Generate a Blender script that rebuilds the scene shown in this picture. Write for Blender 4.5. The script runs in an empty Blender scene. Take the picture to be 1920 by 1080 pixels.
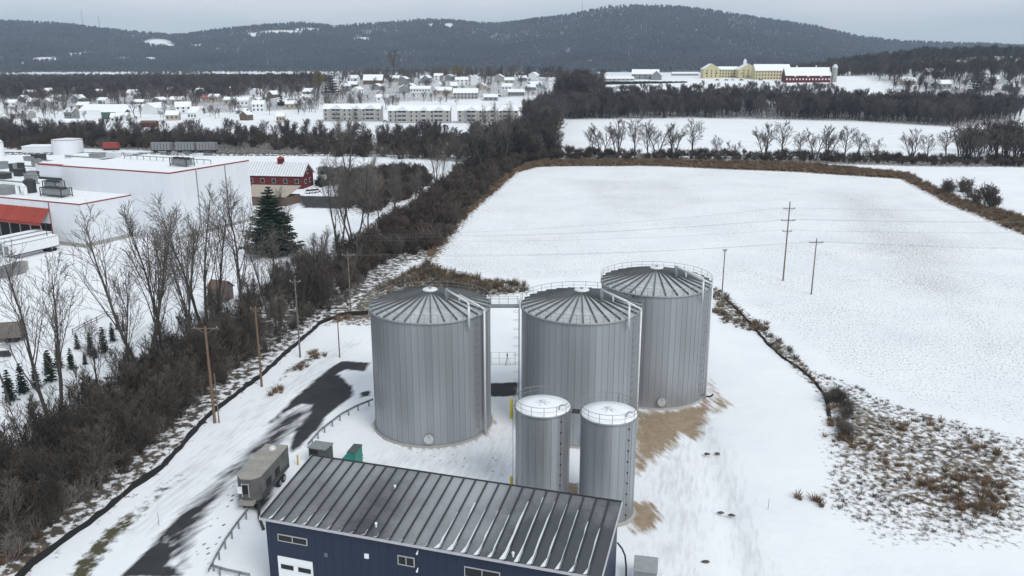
import bpy, math, random
import numpy as np
from mathutils import Vector, Matrix, noise as mnoise
R = math.radians
scn = bpy.context.scene
col = scn.collection

# ------------------------------------------------------------------ camera
CAM_H, PITCH, FPX = 48.0, R(15.5), 1550.0
cam_d = bpy.data.cameras.new('camera'); cam = bpy.data.objects.new('camera', cam_d); col.objects.link(cam)
cam_d.sensor_width = 36.0; cam_d.lens = FPX / 1920.0 * 36.0
cam_d.clip_start = 0.5; cam_d.clip_end = 30000.0
cam.location = (0, 0, CAM_H); cam.rotation_euler = (R(90) - PITCH, 0, 0)
scn.camera = cam

# ------------------------------------------------------------------ sky and sun (overcast)
SUN_EL, SUN_AZ = R(42), R(145)          # azimuth clockwise from +Y: behind the camera, to the right
w = bpy.data.worlds.new('World'); scn.world = w; w.use_nodes = True
nt = w.node_tree; nt.nodes.clear()
out = nt.nodes.new('ShaderNodeOutputWorld'); bg = nt.nodes.new('ShaderNodeBackground')
sky = nt.nodes.new('ShaderNodeTexSky'); sky.sky_type = 'NISHITA'; sky.sun_disc = False
sky.sun_elevation = SUN_EL; sky.sun_rotation = SUN_AZ; sky.air_density = 1.0; sky.dust_density = 1.5
hsv = nt.nodes.new('ShaderNodeHueSaturation'); hsv.inputs['Saturation'].default_value = 0.45
geo = nt.nodes.new('ShaderNodeTexCoord')
mp = nt.nodes.new('ShaderNodeMapping'); mp.inputs['Scale'].default_value = (1.3, 1.3, 7.0)
ns = nt.nodes.new('ShaderNodeTexNoise'); ns.inputs['Scale'].default_value = 1.5; ns.inputs['Detail'].default_value = 6.0
rmp = nt.nodes.new('ShaderNodeValToRGB')
rmp.color_ramp.elements[0].position = 0.38; rmp.color_ramp.elements[0].color = (4.6, 5.25, 5.8, 1)
rmp.color_ramp.elements[1].position = 0.60; rmp.color_ramp.elements[1].color = (6.15, 6.6, 6.95, 1)
mix = nt.nodes.new('ShaderNodeMix'); mix.data_type = 'RGBA'; mix.inputs['Factor'].default_value = 0.88
L = nt.links.new
L(sky.outputs['Color'], hsv.inputs['Color']); L(geo.outputs['Generated'], mp.inputs['Vector']); L(mp.outputs['Vector'], ns.inputs['Vector'])
L(ns.outputs['Fac'], rmp.inputs['Fac']); L(hsv.outputs['Color'], mix.inputs[6]); L(rmp.outputs['Color'], mix.inputs[7])
L(mix.outputs[2], bg.inputs['Color']); bg.inputs['Strength'].default_value = 0.1
L(bg.outputs['Background'], out.inputs['Surface'])
sun_d = bpy.data.lights.new('sun', 'SUN'); sun = bpy.data.objects.new('sun', sun_d); col.objects.link(sun)
sun_d.energy = 1.5; sun_d.angle = R(24); sun_d.color = (1.0, 0.97, 0.93)
sdir = Vector((math.sin(SUN_AZ) * math.cos(SUN_EL), math.cos(SUN_AZ) * math.cos(SUN_EL), math.sin(SUN_EL)))
sun.rotation_euler = sdir.to_track_quat('Z', 'Y').to_euler(); sun.location = (60, -60, 120)
vs = scn.view_settings
vs.view_transform = 'Standard'; vs.look = 'None'; vs.exposure = 0.40; vs.gamma = 1.0; vs.use_curve_mapping = False
scn.cycles.use_denoising = True
scn.cycles.max_bounces = 6; scn.cycles.diffuse_bounces = 3; scn.cycles.glossy_bounces = 3
scn.cycles.volume_bounces = 0; scn.cycles.transparent_max_bounces = 8

# ------------------------------------------------------------------ reading positions off the ground plan
cP, sP = math.cos(PITCH), math.sin(PITCH)
def ray(px, py):
    a, b = (px - 960) / FPX, (540 - py) / FPX
    return (a, cP + b * sP, -sP + b * cP)
def G(px, py, z=0.0):
    d = ray(px, py); t = (z - CAM_H) / d[2]
    return Vector((d[0] * t, d[1] * t, z))
def sstep(a, b, x):
    t = np.clip((x - a) / (b - a), 0, 1); return t * t * (3 - 2 * t)
def height(x, y):
    x = np.asarray(x, float); y = np.asarray(y, float)
    g = lambda A, cx, cy, sx, sy: A * np.exp(-((x - cx) / sx) ** 2 - ((y - cy) / sy) ** 2)
    h = g(23, -70, 1080, 260, 230) + g(21, 290, 990, 230, 190) + g(52, 760, 1330, 330, 300) + g(16, 560, 950, 170, 170)
    h = h + g(10, -500, 1300, 400, 300)
    return h * sstep(640, 880, y)
def Hs(x, y): return float(height(x, y))
def T(px, py):
    d = ray(px, py); y = 300.0
    while y < 6000:
        t = y / d[1]
        if CAM_H + d[2] * t <= Hs(d[0] * t, y): break
        y += 2.0
    t = y / d[1]; x = d[0] * t
    return Vector((x, y, Hs(x, y)))
def depth(p): return p.y * cP + (CAM_H - p.z) * sP
def mpp(p): return depth(p) / FPX                      # metres per photo pixel at p
def ztop(py, y): return CAM_H - y * math.tan(PITCH + math.atan((py - 540) / FPX))

# ------------------------------------------------------------------ mesh helpers
class MB:
    def __init__(s): s.v = []; s.f = []; s.m = []; s.cur = 0
    def add(s, vs_, fs):
        b = len(s.v); s.v += [tuple(q) for q in vs_]
        for f in fs: s.f.append(tuple(b + i for i in f)); s.m.append(s.cur)
        return s
    def box(s, c, d, rz=0.0, taper=1.0):
        x, y, z = d[0] / 2, d[1] / 2, d[2] / 2; ca, sa = math.cos(rz), math.sin(rz); vs_ = []
        for dz, k in ((-z, 1.0), (z, taper)):
            for a, b in ((-x, -y), (x, -y), (x, y), (-x, y)):
                a *= k; b *= k
                vs_.append((c[0] + a * ca - b * sa, c[1] + a * sa + b * ca, c[2] + dz))
        return s.add(vs_, [(3, 2, 1, 0), (4, 5, 6, 7), (0, 1, 5, 4), (1, 2, 6, 5), (2, 3, 7, 6), (3, 0, 4, 7)])
    def lohi(s, a, b): return s.box([(a[i] + b[i]) / 2 for i in range(3)], [abs(b[i] - a[i]) for i in range(3)])
    def tube(s, p0, p1, r0, r1=None, n=6, caps=True):
        if r1 is None: r1 = r0
        p0, p1 = Vector(p0), Vector(p1); d = p1 - p0
        if d.length < 1e-6: return s
        d.normalize(); u = d.orthogonal().normalized(); v = d.cross(u); vs_ = []
        for p, r in ((p0, r0), (p1, r1)):
            for i in range(n):
                a = 2 * math.pi * i / n; vs_.append(p + (u * math.cos(a) + v * math.sin(a)) * r)
        fs = [(i, (i + 1) % n, n + (i + 1) % n, n + i) for i in range(n)]
        if caps: fs += [tuple(range(n - 1, -1, -1)), tuple(range(n, 2 * n))]
        return s.add(vs_, fs)
    def path(s, pts, r, n=6):
        for a, b in zip(pts[:-1], pts[1:]): s.tube(a, b, r, r, n)
        return s
    def beam(s, p0, p1, wd, ht):
        p0, p1 = Vector(p0), Vector(p1); d = (p1 - p0).normalized()
        u = d.cross(Vector((0, 0, 1))); u = u.normalized() if u.length > 1e-4 else Vector((1, 0, 0)); v = u.cross(d).normalized()
        vs_ = [p + u * a * wd / 2 + v * b * ht / 2 for p in (p0, p1) for a, b in ((-1, -1), (1, -1), (1, 1), (-1, 1))]
        return s.add(vs_, [(3, 2, 1, 0), (4, 5, 6, 7), (0, 1, 5, 4), (1, 2, 6, 5), (2, 3, 7, 6), (3, 0, 4, 7)])
    def prism(s, pts, z0, z1):
        n = len(pts)
        return s.add([(p[0], p[1], z0) for p in pts] + [(p[0], p[1], z1) for p in pts],
                     [tuple(range(n - 1, -1, -1)), tuple(range(n, 2 * n))] + [(i, (i + 1) % n, n + (i + 1) % n, n + i) for i in range(n)])
    def lathe(s, prof, n=24, c=(0, 0)):
        vs_ = []; fs = []
        for r, z in prof:
            for i in range(n):
                a = 2 * math.pi * i / n; vs_.append((c[0] + r * math.cos(a), c[1] + r * math.sin(a), z))
        for k in range(len(prof) - 1):
            for i in range(n):
                j = (i + 1) % n; fs.append((k * n + i, k * n + j, (k + 1) * n + j, (k + 1) * n + i))
        return s.add(vs_, fs)
    def ext(s, prof, y0, y1):                      # profile in x,z pulled along y
        n = len(prof)
        return s.add([(p[0], y0, p[1]) for p in prof] + [(p[0], y1, p[1]) for p in prof],
                     [tuple(range(n)), tuple(range(2 * n - 1, n - 1, -1))] + [(i, n + i, n + (i + 1) % n, (i + 1) % n) for i in range(n)])
    def mesh(s, name, mats, smooth=False):
        me = bpy.data.meshes.new(name); me.from_pydata(s.v, [], s.f)
        for m in (mats if isinstance(mats, (list, tuple)) else [mats]): me.materials.append(m)
        if any(s.m): me.polygons.foreach_set('material_index', s.m)
        if smooth: me.polygons.foreach_set('use_smooth', [True] * len(s.f))
        me.update(); return me
    def build(s, name, mats, parent=None, smooth=False, loc=None, rz=0.0):
        return put(name, s.mesh(name, mats, smooth), parent, loc, rz)
def put(name, me, parent=None, loc=None, rz=0.0, sc=None):
    o = bpy.data.objects.new(name, me); col.objects.link(o)
    if parent is not None: o.parent = parent
    if loc is not None: o.location = loc
    if rz: o.rotation_euler = (0, 0, rz)
    if sc is not None: o.scale = sc
    return o
def tag(o, label=None, cat=None, group=None, kind=None):
    if label: o['label'] = label
    if cat: o['category'] = cat
    if group: o['group'] = group
    if kind: o['kind'] = kind
    return o
def thing(name, label, cat, loc=(0, 0, 0), rz=0.0, group=None):
    o = bpy.data.objects.new(name, None); col.objects.link(o); o.empty_display_size = 0.3
    o.location = loc; o.rotation_euler = (0, 0, rz)
    return tag(o, label, cat, group)

# ------------------------------------------------------------------ materials
def mat(name, c, rough=0.7, metal=0.0, var=0.12, scale=2.0, rnd=0.0, bump=0.0, bscale=20.0, stretch=None, spec=0.3, second=None, cover=0.5, coord='Object'):
    m = bpy.data.materials.new(name); m.use_nodes = True; t = m.node_tree; N = t.nodes; b = N['Principled BSDF']
    b.inputs['Roughness'].default_value = rough; b.inputs['Metallic'].default_value = metal
    b.inputs['Specular IOR Level'].default_value = spec
    tc = N.new('ShaderNodeTexCoord'); mp_ = N.new('ShaderNodeMapping'); t.links.new(tc.outputs[coord] if coord != 'World' else N.new('ShaderNodeNewGeometry').outputs['Position'], mp_.inputs['Vector'])
    if stretch: mp_.inputs['Scale'].default_value = stretch
    n = N.new('ShaderNodeTexNoise'); n.inputs['Scale'].default_value = scale; n.inputs['Detail'].default_value = 5.0
    t.links.new(mp_.outputs['Vector'], n.inputs['Vector'])
    mr = N.new('ShaderNodeMapRange'); mr.inputs['From Min'].default_value = 0.25; mr.inputs['From Max'].default_value = 0.75
    mr.inputs['To Min'].default_value = 1 - var; mr.inputs['To Max'].default_value = 1 + var
    t.links.new(n.outputs['Fac'], mr.inputs['Value']); fac = mr.outputs['Result']
    if rnd:
        oi = N.new('ShaderNodeObjectInfo'); m2 = N.new('ShaderNodeMapRange')
        m2.inputs['To Min'].default_value = 1 - rnd; m2.inputs['To Max'].default_value = 1 + rnd
        t.links.new(oi.outputs['Random'], m2.inputs['Value'])
        mu = N.new('ShaderNodeMath'); mu.operation = 'MULTIPLY'; t.links.new(fac, mu.inputs[0]); t.links.new(m2.outputs['Result'], mu.inputs[1]); fac = mu.outputs[0]
    base = N.new('ShaderNodeRGB'); base.outputs[0].default_value = (*c, 1); src = base.outputs[0]
    if second:
        n2 = N.new('ShaderNodeTexNoise'); n2.inputs['Scale'].default_value = scale * 1.7; n2.inputs['Detail'].default_value = 7.0
        t.links.new(mp_.outputs['Vector'], n2.inputs['Vector'])
        mk = N.new('ShaderNodeMapRange'); mk.inputs['From Min'].default_value = cover - 0.06; mk.inputs['From Max'].default_value = cover + 0.06
        t.links.new(n2.outputs['Fac'], mk.inputs['Value'])
        mx = N.new('ShaderNodeMix'); mx.data_type = 'RGBA'; t.links.new(mk.outputs['Result'], mx.inputs[0]); t.links.new(src, mx.inputs[6]); mx.inputs[7].default_value = (*second, 1); src = mx.outputs[2]
    vm = N.new('ShaderNodeVectorMath'); vm.operation = 'SCALE'; t.links.new(src, vm.inputs[0]); t.links.new(fac, vm.inputs['Scale'])
    t.links.new(vm.outputs['Vector'], b.inputs['Base Color'])
    if bump:
        nb = N.new('ShaderNodeTexNoise'); nb.inputs['Scale'].default_value = bscale; nb.inputs['Detail'].default_value = 4.0
        t.links.new(mp_.outputs['Vector'], nb.inputs['Vector'])
        bp = N.new('ShaderNodeBump'); bp.inputs['Strength'].default_value = 1.0; bp.inputs['Distance'].default_value = bump
        t.links.new(nb.outputs['Fac'], bp.inputs['Height']); t.links.new(bp.outputs['Normal'], b.inputs['Normal'])
    return m
M = {}
M['steel'] = mat('galvanised panel', (0.325, 0.342, 0.36), 0.40, 0.5, 0.09, 0.9, rnd=0.07, stretch=(5, 5, 0.12))
M['core'] = mat('dark joint', (0.13, 0.14, 0.15), 0.7, 0.2)
M['rib'] = mat('galvanised rib', (0.125, 0.135, 0.14), 0.6, 0.25, 0.15, 1.0, rnd=0.1)
M['roofsteel'] = mat('frosted roof sheet', (0.46, 0.475, 0.485), 0.6, 0.2, 0.18, 1.2, rnd=0.1)
M['galv'] = mat('galvanised rail', (0.27, 0.285, 0.295), 0.5, 0.5)
M['whitepipe'] = mat('pale pipe', (0.62, 0.64, 0.65), 0.45, 0.2, 0.06)
M['snow'] = mat('snow', (0.80, 0.82, 0.85), 0.8, 0, 0.05, 0.6, bump=0.03, bscale=3)
M['snowdirty'] = mat('thin snow', (0.66, 0.69, 0.72), 0.8, 0, 0.16, 1.4)
M['blue'] = mat('navy wall sheet', (0.013, 0.0225, 0.048), 0.5, 0.0, 0.12, 0.6)
M['darkroof'] = mat('charcoal roof sheet under frost', (0.070, 0.076, 0.084), 0.5, 0.25, 0.22, 0.9, second=(0.165, 0.175, 0.185), cover=0.47, stretch=(0.35, 0.12, 1), coord='Object')
M['darkroof2'] = mat('charcoal roof sheet bare', (0.062, 0.070, 0.078), 0.45, 0.25, 0.2, 0.8, second=(0.10, 0.11, 0.12), cover=0.62)
M['trimlight'] = mat('pale trim', (0.42, 0.42, 0.45), 0.5, 0.1)
M['white'] = mat('white paint', (0.72, 0.74, 0.76), 0.55, 0, 0.05)
M['whitewall'] = mat('white insulated wall', (0.66, 0.69, 0.73), 0.6, 0, 0.05, 0.12, rnd=0.015)
M['redtrim'] = mat('red trim', (0.26, 0.05, 0.04), 0.6)
M['redawn'] = mat('red awning sheet', (0.30, 0.045, 0.03), 0.5, 0, 0.15, rnd=0.08)
M['glass'] = mat('dark glass', (0.008, 0.010, 0.011), 0.05, 0, 0.2, spec=0.35)
M['frame'] = mat('window frame', (0.38, 0.39, 0.40), 0.5)
M['black'] = mat('black rubber', (0.016, 0.016, 0.017), 0.75)
M['dark'] = mat('dark steel', (0.05, 0.052, 0.055), 0.6, 0.3)
M['taupe'] = mat('grey trailer paint', (0.10, 0.10, 0.097), 0.6, 0, 0.3, 1.2)
M['tauperoof'] = mat('trailer roof sheet', (0.29, 0.275, 0.25), 0.6, 0, 0.15, 1.5, rnd=0.06)
M['teal'] = mat('teal paint', (0.025, 0.20, 0.16), 0.55)
M['greygreen'] = mat('grey green paint', (0.07, 0.085, 0.08), 0.6)
M['yellow'] = mat('yellow paint', (0.55, 0.36, 0.03), 0.55)
M['ochre'] = mat('ochre paint', (0.42, 0.34, 0.03), 0.55)
M['wood'] = mat('weathered pole wood', (0.17, 0.115, 0.08), 0.85, 0, 0.25, 3.0, stretch=(4, 4, 0.3))
M['greywood'] = mat('grey weathered wood', (0.16, 0.145, 0.13), 0.85, 0, 0.25, 3.0)
M['ceramic'] = mat('grey insulator', (0.25, 0.26, 0.27), 0.3)
M['bark'] = mat('bark', (0.066, 0.059, 0.053), 0.9, 0, 0.3, 1.5, rnd=0.2)
M['twig'] = mat('twigs', (0.13, 0.117, 0.107), 0.9, 0, 0.25, 0.6, rnd=0.25)
M['brush'] = mat('brush stems', (0.078, 0.067, 0.058), 0.9, 0, 0.3, 0.6, rnd=0.5)
M['palebrush'] = mat('pale brush stems', (0.17, 0.152, 0.135), 0.9, 0, 0.3, 0.6, rnd=0.35)
M['hedgebrush'] = mat('hedge stems', (0.080, 0.062, 0.051), 0.9, 0, 0.3, 0.6, rnd=0.4)
M['seam'] = mat('dark roof seam', (0.035, 0.038, 0.042), 0.5, 0.1)
M['fartwig'] = mat('distant twigs', (0.080, 0.070, 0.066), 0.9, 0, 0.3, 0.3, rnd=0.35)
M['willow'] = mat('willow twigs', (0.20, 0.155, 0.06), 0.9, 0, 0.2, 0.5)
M['needle'] = mat('spruce needles', (0.017, 0.030, 0.021), 0.8, 0, 0.35, 1.5, rnd=0.25)
M['needleblue'] = mat('dark needles', (0.016, 0.028, 0.022), 0.8, 0, 0.3, 0.6, rnd=0.25)
M['hillwood'] = mat('hill forest', (0.040, 0.043, 0.050), 0.95, 0, 0.50, 0.0035, rnd=0.2, coord='World')
M['deadgrass'] = mat('dead grass', (0.19, 0.13, 0.085), 0.9, 0, 0.25, 1.0, rnd=0.35)
M['reed'] = mat('dead weeds', (0.15, 0.12, 0.088), 0.9, 0, 0.3, 1.0, rnd=0.4)
M['clod'] = mat('dark weeds', (0.085, 0.074, 0.058), 0.9, 0, 0.3, 1.0, rnd=0.4)
M['siltblack'] = mat('black fabric', (0.014, 0.014, 0.014), 0.8)
M['asphalt'] = mat('asphalt', (0.04, 0.041, 0.043), 0.85)
M['sand'] = mat('sand', (0.32, 0.245, 0.175), 0.95, 0, 0.15, 0.7)
M['redbarn'] = mat('red barn boards', (0.10, 0.014, 0.016), 0.7, 0, 0.2)
M['cream'] = mat('pale yellow siding', (0.52, 0.47, 0.29), 0.7, 0, 0.06)
M['beige'] = mat('grey beige siding', (0.33, 0.33, 0.315), 0.7, 0, 0.08)
M['tan'] = mat('tan render', (0.36, 0.32, 0.27), 0.8, 0, 0.12)
M['grey'] = mat('grey siding', (0.22, 0.23, 0.24), 0.7, 0, 0.1)
M['brown'] = mat('brown siding', (0.13, 0.09, 0.07), 0.8, 0, 0.15)
M['green'] = mat('green siding', (0.06, 0.11, 0.08), 0.7, 0, 0.1)
M['bluehouse'] = mat('light blue siding', (0.30, 0.42, 0.52), 0.7)
M['redroof'] = mat('red roof', (0.24, 0.07, 0.055), 0.7, 0, 0.2, 0.5, second=(0.6, 0.5, 0.5), cover=0.6)
M['concrete'] = mat('concrete', (0.33, 0.33, 0.32), 0.85, 0, 0.12)
M['carwhite'] = mat('white car paint', (0.7, 0.72, 0.74), 0.3, 0, 0.03)
M['carblack'] = mat('black car paint', (0.02, 0.02, 0.022), 0.3, 0, 0.03)
M['carred'] = mat('red car paint', (0.25, 0.02, 0.02), 0.3, 0, 0.03)
# ------------------------------------------------------------------ ground
def P2(pts): return np.array([tuple(G(a, b))[:2] for a, b in pts])
def PT(pts): return np.array([tuple(T(a, b))[:2] for a, b in pts])
def sdf(poly, X, Y):                                   # signed distance, positive inside
    d = np.full(X.shape, 1e9); inside = np.zeros(X.shape, bool); n = len(poly)
    for i in range(n):
        ax, ay = poly[i]; bx, by = poly[(i + 1) % n]
        ex, ey = bx - ax, by - ay; t = np.clip(((X - ax) * ex + (Y - ay) * ey) / (ex * ex + ey * ey + 1e-12), 0, 1)
        d = np.minimum(d, (X - ax - t * ex) ** 2 + (Y - ay - t * ey) ** 2)
        c = (ay > Y) != (by > Y)
        inside ^= c & (X < (bx - ax) * (Y - ay) / (by - ay + 1e-12) + ax)
    d = np.sqrt(d); return np.where(inside, d, -d)
def bbox_sdf(poly, X, Y, soft):
    lo = poly.min(0) - 4 * soft - 2; hi = poly.max(0) + 4 * soft + 2
    r = np.full(X.shape, -1e6); k = (X > lo[0]) & (X < hi[0]) & (Y > lo[1]) & (Y < hi[1])
    if k.any(): r[k] = sdf(poly, X[k], Y[k])
    return r
RHILL = np.array([(385, 830), (560, 800), (900, 880), (1120, 1150), (1000, 1420), (700, 1400), (470, 1200), (400, 1000)], float)
ZONES = [  # layer, density, soft edge in metres, outline
 ('asphalt', 1.0, 0.5, P2([(226, 1082), (250, 1058), (293, 1012), (308, 995), (340, 962), (360, 951), (382, 948), (370, 962), (345, 985), (330, 997), (305, 1018), (322, 1022), (338, 1016), (318, 1056), (345, 1082)])),
 ('asphalt', 1.0, 0.5, P2([(497, 800), (553, 745), (598, 706), (615, 692), (640, 677), (694, 680), (684, 697), (650, 692), (632, 700), (660, 725), (664, 738), (640, 760), (610, 782), (595, 805), (562, 838), (548, 850), (545, 828), (560, 800), (575, 782), (582, 760), (562, 757), (530, 778)])),
 ('asphalt', 0.75, 1.4, P2([(300, 1000), (380, 925), (450, 855), (520, 788), (590, 745), (575, 790), (500, 850), (440, 905), (400, 955), (360, 1010), (345, 1060), (300, 1040)])),
 ('asphalt', 0.66, 0.7, P2([(436, 872), (470, 842), (500, 814), (514, 800), (490, 835), (455, 866)])),
 ('asphalt', 0.85, 0.5, P2([(446, 925), (470, 930), (505, 905), (512, 925), (488, 965), (470, 955), (446, 948)])),
 ('asphalt', 1.0, 0.4, P2([(914, 719), (972, 716), (972, 742), (930, 744), (914, 740)])),
 ('asphalt', 0.9, 0.4, P2([(676, 736), (694, 732), (697, 742), (680, 746)])),
 ('asphalt', 0.95, 1.5, P2([(548, 366), (640, 368), (700, 345), (790, 330), (800, 346), (640, 392), (570, 390)])),
 ('asphalt', 0.5, 2.0, P2([(0, 640), (60, 610), (30, 660), (0, 690)])),
 ('grass', 0.80, 1.0, P2([(120, 1085), (185, 1005), (245, 958), (262, 950), (258, 972), (215, 1015), (165, 1085)])),
 ('grass', 0.50, 1.2, P2([(240, 968), (300, 908), (345, 880), (352, 890), (310, 930), (265, 968)])),
 ('grass', 0.52, 0.8, P2([(535, 690), (580, 665), (612, 655), (606, 672), (560, 690), (515, 725), (500, 730)])),
 ('sand', 0.90, 1.6, P2([(1186, 772), (1250, 768), (1310, 760), (1322, 735), (1335, 742), (1338, 770), (1326, 796), (1310, 824), (1282, 812), (1262, 838), (1225, 862), (1200, 888), (1186, 880)])),
 ('sand', 0.55, 1.0, P2([(1318, 700), (1345, 725), (1375, 762), (1352, 775), (1330, 780)])),
 ('sand', 0.86, 1.0, P2([(1176, 938), (1222, 942), (1242, 968), (1216, 1000), (1192, 1002), (1176, 980)])),
 ('sand', 0.95, 0.4, P2([(1058, 905), (1088, 905), (1088, 935), (1058, 935)])),
 ('field', 0.30, 3.0, P2([(812, 490), (880, 402), (970, 324), (1010, 313), (1200, 311), (1500, 323), (1680, 336), (1760, 382), (1940, 450), (2300, 560), (2300, 860), (1920, 810), (1700, 760), (1560, 690), (1440, 610), (1370, 552), (1340, 530), (1130, 520), (980, 528), (870, 512)])),
 ('field', 0.40, 25.0, P2([(1450, 350), (1680, 345), (1920, 450), (2100, 700), (1800, 760), (1650, 620), (1500, 500)])),
 ('field', 0.37, 20.0, P2([(1000, 330), (1300, 325), (1420, 380), (1250, 440), (1050, 400)])),
 ('weed', 0.40, 1.5, P2([(1500, 688), (1560, 704), (1700, 764), (1925, 822), (2200, 900), (2200, 1040), (1925, 1006), (1750, 1010), (1610, 990), (1540, 945), (1556, 850), (1552, 780)])),
 ('weed', 0.60, 4.0, P2([(1555, 720), (1640, 752), (1720, 800), (1650, 850), (1570, 850)])),
 ('weed', 0.54, 4.0, P2([(1690, 850), (1800, 838), (1930, 870), (1930, 950), (1780, 930)])),
 ('weed', 0.52, 3.0, P2([(1590, 880), (1690, 900), (1720, 965), (1620, 955)])),
 ('track', 0.44, 2.5, P2([(740, 842), (900, 848), (960, 800), (962, 900), (900, 905), (700, 868)])),
 ('track', 0.36, 3.0, P2([(1190, 860), (1290, 830), (1330, 900), (1300, 1082), (1200, 1082), (1240, 980)])),
 ('track', 0.42, 2.5, P2([(330, 880), (520, 720), (640, 640), (690, 640), (640, 672), (500, 775), (380, 900), (280, 1000), (240, 1000)])),
 ('track', 0.36, 2.0, P2([(1290, 790), (1330, 850), (1400, 1090), (1440, 1090), (1370, 850), (1320, 780)])),
 ('weed', 0.40, 2.0, P2([(1600, 975), (1700, 985), (1925, 990), (1925, 1030), (1780, 1025), (1640, 1020)])),
 ('weed', 0.58, 1.2, P2([(1326, 540), (1345, 536), (1400, 585), (1440, 615), (1520, 688), (1548, 745), (1480, 684), (1425, 628), (1350, 602)])),
 ('weed', 0.66, 2.0, P2([(700, 535), (800, 490), (830, 505), (900, 520), (985, 530), (1000, 548), (900, 560), (760, 560), (700, 600), (640, 605), (600, 612), (650, 585)])),
 ('brown', 0.60, 2.0, P2([(760, 510), (812, 490), (870, 512), (960, 530), (900, 545), (800, 530)])),
 ('brown', 0.50, 1.0, P2([(640, 590), (700, 585), (700, 612), (640, 610)])),
 ('brown', 0.66, 1.0, P2([(0, 1085), (30, 1040), (80, 1005), (90, 1020), (40, 1085)])),
 ('brown', 0.98, 3.0, P2([(812, 490), (880, 402), (970, 324), (1010, 313), (1200, 311), (1500, 323), (1690, 336), (1780, 384), (1930, 444), (2200, 540), (2200, 500), (1930, 406), (1800, 372), (1700, 322), (1500, 304), (1200, 297), (1000, 299), (930, 336), (865, 400), (795, 485)])),
 ('litter', 0.58, 2.0, P2([(40, 1085), (100, 1030), (300, 880), (380, 790), (490, 700), (600, 605), (690, 590), (760, 500), (810, 480), (880, 400), (960, 325), (1040, 300), (1040, 288), (860, 325), (800, 375), (700, 425), (560, 495), (480, 545), (300, 645), (100, 765), (0, 860), (-400, 1085)])),
 ('litter', 0.75, 6.0, P2([(-200, 250), (200, 262), (480, 262), (640, 272), (860, 270), (1050, 288), (1050, 302), (860, 305), (640, 290), (480, 292), (200, 280), (-200, 275)])),
 ('litter', 0.70, 3.0, P2([(1050, 285), (1300, 288), (1640, 293), (2100, 300), (2100, 316), (1700, 312), (1300, 300), (1050, 300)])),
 ('litter', 0.62, 10.0, PT([(1050, 225), (1300, 222), (1600, 228), (1800, 240), (1910, 232), (1910, 200), (1600, 195), (1300, 192), (1050, 190)])),
 ('litter', 0.66, 8.0, P2([(640, 390), (700, 345), (790, 330), (800, 350), (700, 410)])),
 ('litter', 0.52, 5.0, PT([(0, 205), (300, 215), (600, 205), (560, 185), (300, 180), (0, 185)])),
 ('litter', 0.45, 12.0, RHILL),
 ('litter', 0.66, 15.0, PT([(-150, 186), (150, 184), (420, 182), (600, 172), (620, 150), (400, 146), (100, 147), (-150, 148)])),
 ('litter', 0.50, 8.0, PT([(560, 200), (1040, 180), (1040, 150), (700, 142), (560, 165)])),
 *[('sand', 0.50, 0.7, np.array([(cx + 8.6 * math.cos(k * .4), cy + 8.6 * math.sin(k * .4)) for k in range(16)])) for cx, cy in ((-10.5, 104.2), (9.3, 104.0))],  # bare tan rim at two tank bases, also painting in contact darkening
 ('brown', 0.47, 3.0, P2([(1580, 760), (1700, 790), (1925, 850), (1925, 975), (1750, 980), (1640, 930), (1570, 850)])),
 ('foot', 1.0, 1.0, P2([(445, 900), (478, 945), (440, 985), (405, 1030), (372, 1082), (355, 1082), (378, 1010), (420, 940)])),
 ('foot', 0.6, 1.0, P2([(760, 840), (900, 850), (960, 830), (950, 900), (800, 880)])),
]
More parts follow.
